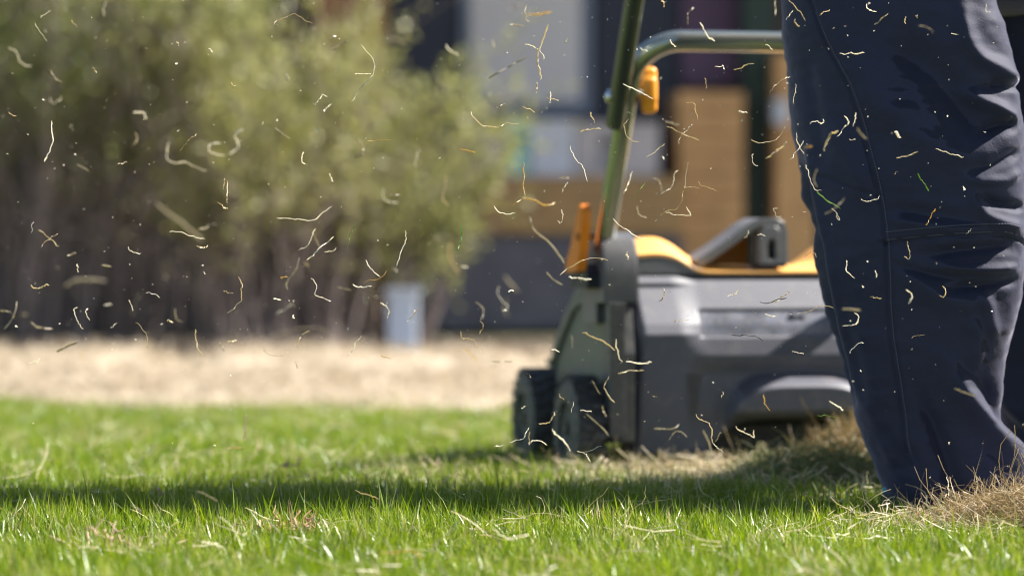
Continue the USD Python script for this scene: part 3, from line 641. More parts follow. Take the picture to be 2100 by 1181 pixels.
# handle mounts, levers, tubes
mprof = Polygon([(-0.06, 0.25), (-0.06, 0.372), (-0.045, 0.395), (-0.02, 0.406), (0.035, 0.406), (0.062, 0.395), (0.078, 0.368), (0.082, 0.33), (0.080, 0.286), (0.03, 0.286), (0.03, 0.25)])
D0, D1 = np.array([0.03, 0.375]), np.array([0.225, 0.690])
for sgn in (-1, 1):
    f_ = (lambda m: m) if sgn < 0 else lmir
    mt = mp(mc, 'handle_mount', f_(ext_u(mprof, -0.312, -0.253)), M['mount'])
    mp(mt, 'inner_cheek', f_(ext_u(mprof.buffer(-0.010), -0.2535, -0.249)), M['black'])
    mp(mt, 'knuckle', f_(ext_u(rpoly([(-0.07, 0.31), (-0.06, 0.345), (0.02, 0.352), (0.055, 0.335), (0.06, 0.31)], 0.006), -0.335, -0.3125)), M['black'])
    lev = rpoly([(-0.026, 0.342), (-0.02, 0.336), (0.050, 0.340), (0.070, 0.375), (0.082, 0.42), (0.084, 0.444), (0.077, 0.453), (0.066, 0.451), (0.044, 0.425), (0.010, 0.385), (-0.018, 0.358)], 0.004)
    lv = mp(mc, 'clamp_lever', f_(ext_u(lev, -0.352, -0.3355)), M['orange_shaded'])
    b_ = trimesh.creation.cylinder(0.0065, 0.03, sections=12); b_.apply_transform(trimesh.transformations.rotation_matrix(math.pi/2, [0, 1, 0])); b_.apply_translation([-0.341, 0.066, 0.398])
    mp(lv, 'pivot_pin', f_(b_), M['rust'])
R_T = 0.0172; UB = -0.300
dirn = (D1-D0)/np.linalg.norm(D1-D0)
def on(t): return D0+dirn*t
Lc = 0.404                      # length of the lower side tube up to the crossbar line
arc = []
rb = 0.078
for a_ in np.linspace(0, math.pi/2, 14):
    arc.append((UB+rb*(1-math.cos(a_)), Lc-rb+rb*math.sin(a_)))
pl = [(UB, 0.0), (UB, 0.08), (UB, 0.16), (UB, Lc-rb-0.02)]+arc+[(-0.12, Lc), (0.0, Lc)]
pl = pl+[(-u_, t_) for u_, t_ in pl[-2::-1]]
lower = np.array([(u_, *on(t_)) for u_, t_ in pl])
mp(mc, 'lower_handle', tube(lower, R_T, 20), M['tube'], 60)
UO = UB-0.022; PN = np.array([dirn[1], -dirn[0]])*0.026
t0, t1 = 0.258, 0.80
up = [(UO, t0), (UO, t0+0.1), (UO, 0.45), (UO, t1-0.09)]+[(UO+rb*(1-math.cos(a_)), t1-rb+rb*math.sin(a_)) for a_ in np.linspace(0, math.pi/2, 10)]+[(-0.1, t1), (0, t1)]
up = up+[(-u_, t_) for u_, t_ in up[-2::-1]]
upper = np.array([(u_, *(on(t_)+PN)) for u_, t_ in up])
uh = mp(mc, 'upper_handle', tube(upper, R_T*0.93, 20), M['tube_dark'], 60)
mp(uh, 'grip', tube(np.array([(u_, *(on(t1)+PN)) for u_ in np.linspace(-0.2, 0.2, 12)]), R_T*1.25, 18), M['black'], 60)
sw = on(t1-0.03); mp(uh, 'switch_box', ext_u(rpoly([(sw[0]-0.05, sw[1]-0.05), (sw[0]+0.03, sw[1]-0.05), (sw[0]+0.04, sw[1]+0.03), (sw[0]-0.04, sw[1]+0.03)], 0.008), -0.05, 0.05), M['orange'])
kc = on(0.311)
for sgn in (-1, 1):
    f_ = (lambda m: m) if sgn < 0 else lmir
    bt = trimesh.creation.cylinder(0.0045, 0.066, sections=10); bt.apply_transform(trimesh.transformations.rotation_matrix(math.pi/2, [0, 1, 0])); bt.apply_translation([UB-0.004, *(kc+PN*0.3)]); 
    bolt = mp(mc, 'bolt', f_(bt), M['metal'])
    b_ = trimesh.creation.icosphere(2, 0.0105); b_.apply_scale([0.7, 1, 1]); b_.apply_translation([UO-0.0165, *(kc+PN*0.9)]); mp(bolt, 'bolt_head', f_(b_), M['metal'], True)
    # wing knob: hub and two unequal wings
    def rb_(c, s, r=0.004):
        hs = [m3.Manifold.sphere(r, 12).translate([c[0]+a*(s[0]-r), c[1]+b*(s[1]-r), c[2]+d*(s[2]-r)]) for a in (-1, 1) for b in (-1, 1) for d in (-1, 1)]
        return m3.Manifold.batch_hull(hs)
    ku = UB+0.034
    kn = rb_((ku, kc[0], kc[1]), (0.0145, 0.0145, 0.024), 0.010)+rb_((ku+0.001, kc[0], kc[1]+0.020), (0.013, 0.010, 0.0185), 0.008)+rb_((ku+0.001, kc[0], kc[1]-0.020), (0.0135, 0.010, 0.0185), 0.008)+rb_((ku-0.013, kc[0], kc[1]), (0.008, 0.010, 0.011), 0.004)
    v, f = arr(kn); mp(mc, 'wing_knob', f_(trimesh.Trimesh(v, f)), M['orange'], 35)

# ------------------------------------------------------------------ the person behind the machine
DL = 4.10; PXM = FPX/DL
def lx(px): return (px-1050)/PXM
def lz(py): return EYE-(py-495)/PXM
HEAD = np.array([-0.01, 0.19, -0.03])
pe = thing('person', [0.64, 4.15, 0], 'person in navy work trousers walking behind the lawn machine', 'person')
prof = np.array([(-420, 1690, 2060), (-300, 1650, 2050), (-150, 1618, 2034), (0, 1608, 2033), (60, 1613, 2050), (120, 1619, 2064), (200, 1626, 2076), (300, 1632, 2087), (350, 1635, 2090), (400, 1643, 2092), (500, 1660, 2090), (560, 1671, 2089), (600, 1682, 2084),
                 (650, 1697, 2074), (700, 1713, 2062), (740, 1726, 2053), (780, 1738, 2048), (820, 1750, 2047), (860, 1762, 2054), (900, 1775, 2070), (950, 1795, 2106), (1000, 1816, 2138), (1040, 1842, 2140), (1060, 1856, 2120)], float)
def leg_mesh(prof, yc, depth, folds, grooves, seed, nz=330, nphi=300, turn=0.27, pleat=None):
    py = np.linspace(prof[0, 0], prof[-1, 0], nz)
    from scipy.interpolate import PchipInterpolator
    l_, r_ = PchipInterpolator(prof[:, 0], prof[:, 1])(py), PchipInterpolator(prof[:, 0], prof[:, 2])(py)
    ph = np.concatenate([np.linspace(-0.35, math.pi+0.35, int(nphi*0.78), endpoint=False), np.linspace(math.pi+0.35, 2*math.pi-0.35, int(nphi*0.22), endpoint=False)])
    PY, PH = np.meshgrid(py, ph, indexing='ij')
    L, R = np.repeat(l_[:, None], len(ph), 1), np.repeat(r_[:, None], len(ph), 1)
    hw = (R-L)/2/PXM; cx = ((R+L)/2-1050)/PXM
    hd = hw*np.interp(PY, depth[0], depth[1]); ycs = np.interp(PY, yc[0], yc[1])
    c, s = np.cos(PH), np.sin(PH); n_ = 2.35
    X = cx+hw*np.sign(c)*np.abs(c)**(2/n_); Y = ycs-hd*np.sign(s)*np.abs(s)**(2/n_)
    nx, ny = np.sign(c)*np.abs(c)**(2-2/n_)/hw, -np.sign(s)*np.abs(s)**(2-2/n_)/hd
    q_ = np.hypot(nx, ny)+1e-9; nx, ny = nx/q_, ny/q_
    QX = 1050+X*PXM
    Y = Y-turn*(X-cx); nx = nx+turn*ny; q_ = np.hypot(nx, ny); nx, ny = nx/q_, ny/q_
    disp = np.zeros_like(X); wf = sst(s, -0.55, 0.12)
    def dist(pts):
        best = np.full(X.shape, 1e9); sgn = np.zeros(X.shape); par = np.zeros(X.shape)
        pts = smooth_line(pts, 14); acc = np.r_[0, np.cumsum(np.linalg.norm(np.diff(pts, axis=0), axis=1))]
        for k in range(len(pts)-1):
            a, b = pts[k], pts[k+1]; d = b-a; L2 = d@d
            t = np.clip(((QX-a[0])*d[0]+(PY-a[1])*d[1])/L2, 0, 1)
            ex, ey = QX-a[0]-t*d[0], PY-a[1]-t*d[1]; D = np.hypot(ex, ey); m = D < best
            best = np.where(m, D, best); sgn = np.where(m, np.sign(d[0]*ey-d[1]*ex), sgn); par = np.where(m, (acc[k]+t*np.sqrt(L2))/acc[-1], par)
        return best, sgn, par
    for pts, h, s0, s1 in folds:      # s0: reach on the upper side, s1: on the lower side of a stroke drawn left to right
        D, sg, t = dist(pts)
        tap = np.minimum(1, np.minimum(t/0.3+0.25, (1-t)/0.22+0.3))
        disp += h*0.001*tap*np.exp(-(D/np.where(sg > 0, s1, s0))**2)*wf
    for pts, h, s0 in grooves:
        D, sg, t = dist(pts); disp += h*0.001*np.exp(-(D/s0)**2)*wf
    if pleat is not None:
        xl = np.interp(PY, pleat[:, 1], pleat[:, 0]); inr = sst(PY, pleat[0, 1]-60, pleat[0, 1]+60)*(1-sst(PY, pleat[-1, 1]-60, pleat[-1, 1]+40))
        disp += inr*wf*(0.004*np.exp(-((QX-xl)/9)**2)-0.030*sst(xl-QX, 2, 26))
    wr = meshkit.fbm(np.stack([X*16+seed, Y*16, (lz(PY))*26], -1), 3, seed)-0.5
    wr2 = meshkit.fbm(np.stack([X*45+seed, Y*45, (lz(PY))*60], -1), 2, seed+3)-0.5
    back = (1-wf)*(meshkit.fbm(np.stack([X*7, Y*7, lz(PY)*22+seed], -1), 3, seed+5)-0.5)*0.03
    disp += wr*0.0050+wr2*0.0022+(meshkit.fbm(np.stack([X*20+seed, Y*20, lz(PY)*90], -1), 2, seed+7)-0.5)*0.0013*wf+back
    X, Y = X+nx*disp, Y+ny*disp
    Z = lz(PY)+0*X
    # hem rolls in
    v = np.stack([X, Y, Z], -1).reshape(-1, 3); n = len(ph)
    i, j = np.meshgrid(np.arange(nz-1), np.arange(n), indexing='ij'); j2 = (j+1) % n
    qd = np.stack([i*n+j, i*n+j2, (i+1)*n+j2, (i+1)*n+j], -1).reshape(-1, 4)[:, ::-1]
    f = np.vstack([qd[:, [0, 1, 2]], qd[:, [0, 2, 3]]])
    # hem underside: pulled inwards
    base = len(v); rim = v[(nz-1)*n:].copy(); cc = rim.mean(0); inn = cc+(rim-cc)*0.86; inn[:, 2] += 0.015
    v = np.vstack([v, inn]); k = np.arange(n); k2 = (k+1) % n; e0 = (nz-1)*n
    f = np.vstack([f, np.stack([e0+k, base+k, base+k2], 1), np.stack([e0+k, base+k2, e0+k2], 1)])
    def front_at(px, py_, lift=0.0015):     # a point on the camera-facing cloth
        iz = np.clip(np.searchsorted(py, py_), 1, nz-1); row = slice(0, int(nphi*0.78))
        ra = QX[iz, row]; o = np.argsort(ra); 
        xx = np.interp(px, ra[o], X[iz, row][o]); yy = np.interp(px, ra[o], Y[iz, row][o])
        return np.array([xx, yy-lift, lz(py_)])
    return (v, f), front_at
folds = [
    ([(1690, 70), (1745, 165), (1815, 250), (1890, 305), (1960, 322), (2062, 284)], 9, 38, 30),
    ([(1790, 100), (1870, 140), (1930, 205), (1972, 270), (1995, 296)], -14, 38, 32),
    ([(1952, 20), (1956, 80), (1980, 126), (2030, 152), (2076, 182)], 12, 17, 15),
    ([(1990, 186), (2030, 183), (2078, 184)], -10, 10, 9),
    ([(1945, 196), (1985, 214), (2030, 234), (2062, 262)], 13, 13, 14),
    ([(1985, 282), (2022, 266), (2060, 258)], -15, 13, 12),
    ([(1960, 352), (2010, 340), (2072, 312)], -8, 12, 9),
    ([(1955, 372), (2005, 376), (2070, 358)], 7, 12, 10),
    ([(1985, 408), (2025, 420), (2080, 427)], -11, 9, 8),
    ([(1972, 398), (1988, 436), (2025, 456), (2075, 466)], 8, 12, 12),
    ([(1800, 425), (1880, 440), (1960, 452)], -5, 16, 14),
    ([(1810, 455), (1890, 462), (1970, 466)], 4, 10, 9),
    ([(1870, 522), (1955, 512), (2055, 503)], -10, 12, 11),
    ([(1900, 545), (1985, 552), (2062, 547)], 9, 10, 7),
    ([(1915, 588), (1985, 580), (2070, 571)], -9, 7, 11),
    ([(1825, 525), (1870, 580), (1930, 612), (1990, 618)], 8, 16, 24),
    ([(1822, 540), (1890, 562), (1950, 570)], -6, 9, 9),
    ([(1990, 590), (2005, 640), (2015, 690)], 7, 14, 16),
    ([(1930, 740), (1976, 816), (2020, 866), (2064, 908), (2112, 958)], 15, 17, 26),
    ([(1990, 770), (2025, 830), (2052, 880)], -11, 18, 14),
    ([(1860, 790), (1905, 880), (1938, 980), (1955, 1050)], -9, 17, 14),
    ([(1835, 860), (1875, 930), (1905, 1040)], 6, 18, 18),
    ([(1760, 790), (1800, 880), (1835, 960)], 6, 18, 14),
    ([(1790, 860), (1820, 900), (1870, 960)], -5, 14, 14),
    ([(1700, 250), (1735, 340), (1765, 400)], 5, 20, 20),
    ([(1650, 120), (1668, 240), (1680, 330)], -5, 14, 14),
    ([(1750, 640), (1775, 740), (1800, 840)], 5, 20, 16),
    ([(1960, 640), (1985, 700), (1975, 760)], 5, 14, 20),
]
grooves = [([(1655, 0), (1690, 100), (1730, 180), (1760, 300), (1785, 400), (1800, 500)], -3.0, 3.5), ([(1800, 500), (1806, 640), (1830, 800), (1852, 920)], -3.2, 4.0), ([(1812, 560), (1818, 660), (1842, 800)], -1.5, 3.0),
           ([(1635, 348), (1700, 372), (1760, 396), (1792, 403)], -3.0, 2.6), ([(1788, 500), (1860, 491), (1960, 483), (2030, 482), (2066, 492), (2090, 507)], -4.0, 2.6), ([(1792, 487), (1860, 478), (1960, 470), (2030, 468), (2066, 478), (2090, 493)], 2.2, 9.0)]
pleat = np.array([(1658, 330), (1667, 395), (1690, 500), (1708, 600), (1730, 700), (1744, 746), (1765, 830)], float)
yl = ([-420, 0, 500, 1060], [4.13, 4.105, 4.10, 4.10]); dl = ([-420, 0, 400, 800, 1060], [0.62, 0.66, 0.68, 0.74, 0.72])
legA, fpt = leg_mesh(prof, yl, dl, folds, grooves, 4, pleat=pleat)
PB = 0                                                          # the far leg, a stride ahead
DB = 4.52
profB = prof[:, :].copy(); kB = DB/DL
profB[:, 1:] = (prof[:, 1:]-1845)*1.0+2206
profB[:, 1:] += np.interp(prof[:, 0], [-420, 0, 400, 800, 1060], [-150, -40, 0, 15, 30])[:, None]
fB = [([(2060, 250), (2140, 300), (2260, 330)], 10, 22, 20), ([(2080, 480), (2180, 520), (2300, 500)], 10, 16, 16), ([(2060, 560), (2180, 590), (2300, 560)], -9, 14, 14), ([(2080, 700), (2120, 800), (2190, 900)], 12, 18, 18), ([(2130, 820), (2170, 900), (2240, 960)], -8, 14, 14)]
legB, _ = leg_mesh(profB, (yl[0], [4.25, 4.33, 4.46, 4.52]), dl, fB, [], 9, nz=160, nphi=150)
hipm = chain({'a': ((0.56, 4.14, 0.86), 0.145), 'b': ((0.78, 4.26, 0.87), 0.145), 'c': ((0.66, 4.19, 0.98), 0.15), 'd': ((0.58, 4.16, 0.98), 0.13), 'e': ((0.76, 4.25, 0.98), 0.13)}, [('a', 'c'), ('b', 'c'), ('a', 'b'), ('d', 'e')], 0.03, 8)
tr = cat_([legA, legB, hipm])
trs = part(pe, 'trousers', tr, M['navy'], True)
# seam stitching on the near leg
st_ = []
def stitch(pts, every=7.0, ln=3.6):
    p = smooth_line(pts, 80); s = np.r_[0, np.cumsum(np.linalg.norm(np.diff(p, axis=0), axis=1))]
    for a_ in np.arange(0, s[-1]-ln, every*0.75):
        q0, q1 = [np.array([np.interp(a_+o, s, p[:, k]) for k in (0, 1)]) for o in (0, ln)]
        st_.append(tube([fpt(*q0), fpt(*((q0+q1)/2), 0.0021), fpt(*q1)], 0.00055, 4))
for dy in (-5, -21): stitch([(1800, 497+dy), (1860, 491+dy), (1960, 483+dy), (2030, 481+dy), (2060, 488+dy)])
stitch([(1664, 30), (1698, 105), (1738, 185), (1768, 300), (1792, 400), (1806, 500), (1813, 640), (1838, 800), (1858, 920)], 8)
part(trs, 'stitching', cat_(st_), M['stitch'], False)
# body, one continuous surface; bent slightly over the handle
f2 = np.array([math.sin(-0.22), math.cos(-0.22), 0])
HL, HR = loc([-0.17, *on(t1)]), loc([0.17, *on(t1)])
J = {'pel': ((0.67, 4.19, 0.95), 0.125), 'hl': ((0.575, 4.15, 0.90), 0.095), 'hr': ((0.765, 4.25, 0.90), 0.085), 'kl': ((0.575, 4.10, 0.47), 0.058), 'al': ((0.635, 4.10, 0.10), 0.042), 'kr': ((0.85, 4.45, 0.48), 0.05), 'ar': ((0.90, 4.52, 0.10), 0.042),
     'wa': ((0.65, 4.27, 1.12), 0.115), 'chl': ((0.55, 4.33, 1.32), 0.115), 'chr': ((0.73, 4.39, 1.32), 0.115), 'sl': ((0.465, 4.34, 1.41), 0.062), 'sr': ((0.805, 4.45, 1.41), 0.062), 'nk': ((0.62, 4.42, 1.50), 0.055), 'nt': ((0.61, 4.46, 1.57), 0.055),
     'el': ((0.34, 4.25, 1.16), 0.043), 'er': ((0.90, 4.42, 1.16), 0.043), 'wl': (tuple(HL+[0, -0.06, 0.035]), 0.028), 'wr': (tuple(HR+[0, -0.06, 0.035]), 0.028),
     'pl': (tuple(HL+[0, -0.015, 0.032]), 0.022), 'pr': (tuple(HR+[0, -0.015, 0.032]), 0.022),
     'hd': (tuple(HEAD+[0.622, 4.29, 1.70]), 0.088), 'hd2': (tuple(HEAD+[0.618, 4.31, 1.665]), 0.078), 'jaw': (tuple(HEAD+[0.612, 4.335, 1.625]), 0.05), 'nose': (tuple(HEAD+[0.602, 4.392, 1.675]), 0.012), 'nose2': (tuple(HEAD+[0.605, 4.380, 1.70]), 0.010)}
bones = [('pel', 'hl'), ('pel', 'hr'), ('hl', 'kl'), ('kl', 'al'), ('hr', 'kr'), ('kr', 'ar'), ('pel', 'wa'), ('wa', 'chl'), ('wa', 'chr'), ('chl', 'chr'), ('chl', 'sl'), ('chr', 'sr'), ('sl', 'nk'), ('sr', 'nk'), ('nk', 'nt'), ('sl', 'el'), ('el', 'wl'), ('sr', 'er'), ('er', 'wr'),
         ('wl', 'pl'), ('wr', 'pr'), ('nt', 'hd2'), ('hd', 'hd2'), ('hd2', 'jaw'), ('nt', 'jaw'), ('nose', 'nose2'), ('hd', 'nose2')]
ud = Us
for side, H in (('l', HL), ('r', HR)):
    for k_, (o, L_) in enumerate(((-0.031, 0.92), (-0.010, 1.0), (0.011, 0.97), (0.031, 0.82))):
        c = H+ud*o; R_ = 0.029
        for m_, a_ in enumerate((1.75, 0.75, -0.35, -1.5)):
            a_ = 1.75-(1.75-a_)*L_
            J[f'{side}{k_}{m_}'] = (tuple(c+R_*(math.cos(a_)*f2+math.sin(a_)*np.array([0, 0, 1]))), 0.0095-0.0007*m_)
        bones += [(f'p{side}', f'{side}{k_}0'), (f'{side}{k_}0', f'{side}{k_}1'), (f'{side}{k_}1', f'{side}{k_}2'), (f'{side}{k_}2', f'{side}{k_}3')]
    so = 1 if side == 'l' else -1
    for m_, (o, a_) in enumerate(((0.026, 2.4), (0.040, 3.4), (0.034, 4.2))):
        J[f'{side}t{m_}'] = (tuple(H+ud*o*so+0.029*(math.cos(a_)*f2+math.sin(a_)*np.array([0, 0, 1]))), 0.0105-0.001*m_)
    bones += [(f'p{side}', f'{side}t0'), (f'{side}t0', f'{side}t1'), (f'{side}t1', f'{side}t2')]
body = chain(J, bones, 0.012, 4)
part(pe, 'body', body, M['skin'], True)
for s_ in (-1, 1):
    ear = trimesh.creation.icosphere(2, 1.0); ear.apply_scale([0.012, 0.02, 0.032]); ear.apply_translation(HEAD+[0.62+s_*0.088, 4.295, 1.68]); part(pe, 'ear', ear, M['skin'], True)
    ey_ = trimesh.creation.icosphere(2, 0.012); ey_.apply_translation(HEAD+[0.608+s_*0.031, 4.376, 1.705]); part(pe, 'eye', ey_, M['white_card'], True)
mo = trimesh.creation.icosphere(2, 1.0); mo.apply_scale([0.024, 0.008, 0.007]); mo.apply_translation(HEAD+[0.605, 4.383, 1.638]); part(pe, 'mouth', mo, M['rust'], True)
hair = chain({'a': (tuple(HEAD+[0.622, 4.282, 1.722]), 0.088), 'b': (tuple(HEAD+[0.625, 4.262, 1.67]), 0.076)}, [('a', 'b')], 0.015, 3); part(pe, 'hair', hair, M['hair'], True)
JJ = {k: (J[k][0], J[k][1]+a) for k, a in (('wa', 0.045), ('chl', 0.028), ('chr', 0.028), ('sl', 0.03), ('sr', 0.03), ('nk', 0.012), ('el', 0.022), ('er', 0.022), ('wl', 0.016), ('wr', 0.016))}
JJ['wl'] = (tuple(np.array(J['wl'][0])*0.85+np.array(J['el'][0])*0.15), 0.04); JJ['wr'] = (tuple(np.array(J['wr'][0])*0.85+np.array(J['er'][0])*0.15), 0.04)
JJ['jl'] = ((0.575, 4.15, 0.965), 0.15); JJ['jr'] = ((0.77, 4.25, 0.965), 0.15); JJ['jm'] = ((0.68, 4.19, 1.0), 0.165)
jk = chain(JJ, [('jl', 'wa'), ('jr', 'wa'), ('jl', 'jr'), ('jm', 'wa'), ('wa', 'chl'), ('wa', 'chr'), ('chl', 'chr'), ('chl', 'sl'), ('chr', 'sr'), ('sl', 'nk'), ('sr', 'nk'), ('sl', 'el'), ('el', 'wl'), ('sr', 'er'), ('er', 'wr')], 0.016, 5)
jv = np.array(jk.vertices); jv += (meshkit.fbm(jv*9, 3, 2)-0.5)[:, None]*0.02*np.array(jk.vertex_normals)
part(pe, 'jacket', (jv, jk.faces), M['navy2'], True)
# shoes: sole, upper, turquoise trim
def shoe(heel, toe, name_label=None):
    heel, toe = np.array(heel, float), np.array(toe, float); d = toe-heel; L_ = np.linalg.norm(d); d /= L_; n_ = np.array([-d[1], d[0], 0])
    at_ = lambda f, s, z: tuple(heel+d*f*L_+n_*s+[0, 0, z])
    up_ = chain({'h': (at_(0.1, 0, 0.05), 0.036), 'h2': (at_(0.1, 0, 0.085), 0.038), 'm': (at_(0.45, 0, 0.055), 0.040), 'b': (at_(0.72, 0, 0.042), 0.040), 't': (at_(0.93, 0, 0.034), 0.024)}, [('h', 'h2'), ('h2', 'm'), ('h', 'm'), ('m', 'b'), ('b', 't')], 0.012, 5)
    sh_ = part(pe, 'shoe', up_, M['shoe'], True)
    pts = shapely.geometry.MultiPoint([(heel+d*f*L_+n_*s)[:2] for f, s in ((-0.03, 0.03), (-0.03, -0.03), (0.4, 0.036), (0.4, -0.036), (0.72, 0.047), (0.72, -0.047), (1.0, 0.02), (1.0, -0.02))]).convex_hull.buffer(0.006)
    so_ = prism(pts, 0.022); so_.apply_translation([0, 0, 0.002]); part(sh_, 'sole', so_, M['rubber'])
    tc = chain({'a': (at_(0.92, 0.006, 0.052), 0.014), 'b': (at_(0.985, 0, 0.042), 0.010)}, [('a', 'b')], 0.01, 3); part(sh_, 'toe_cap', tc, M['teal'], True)
shoe((0.80, 4.06, -0.014), (0.541, 4.12, -0.014))
shoe((0.98, 4.46, -0.014), (0.76, 4.62, -0.014))

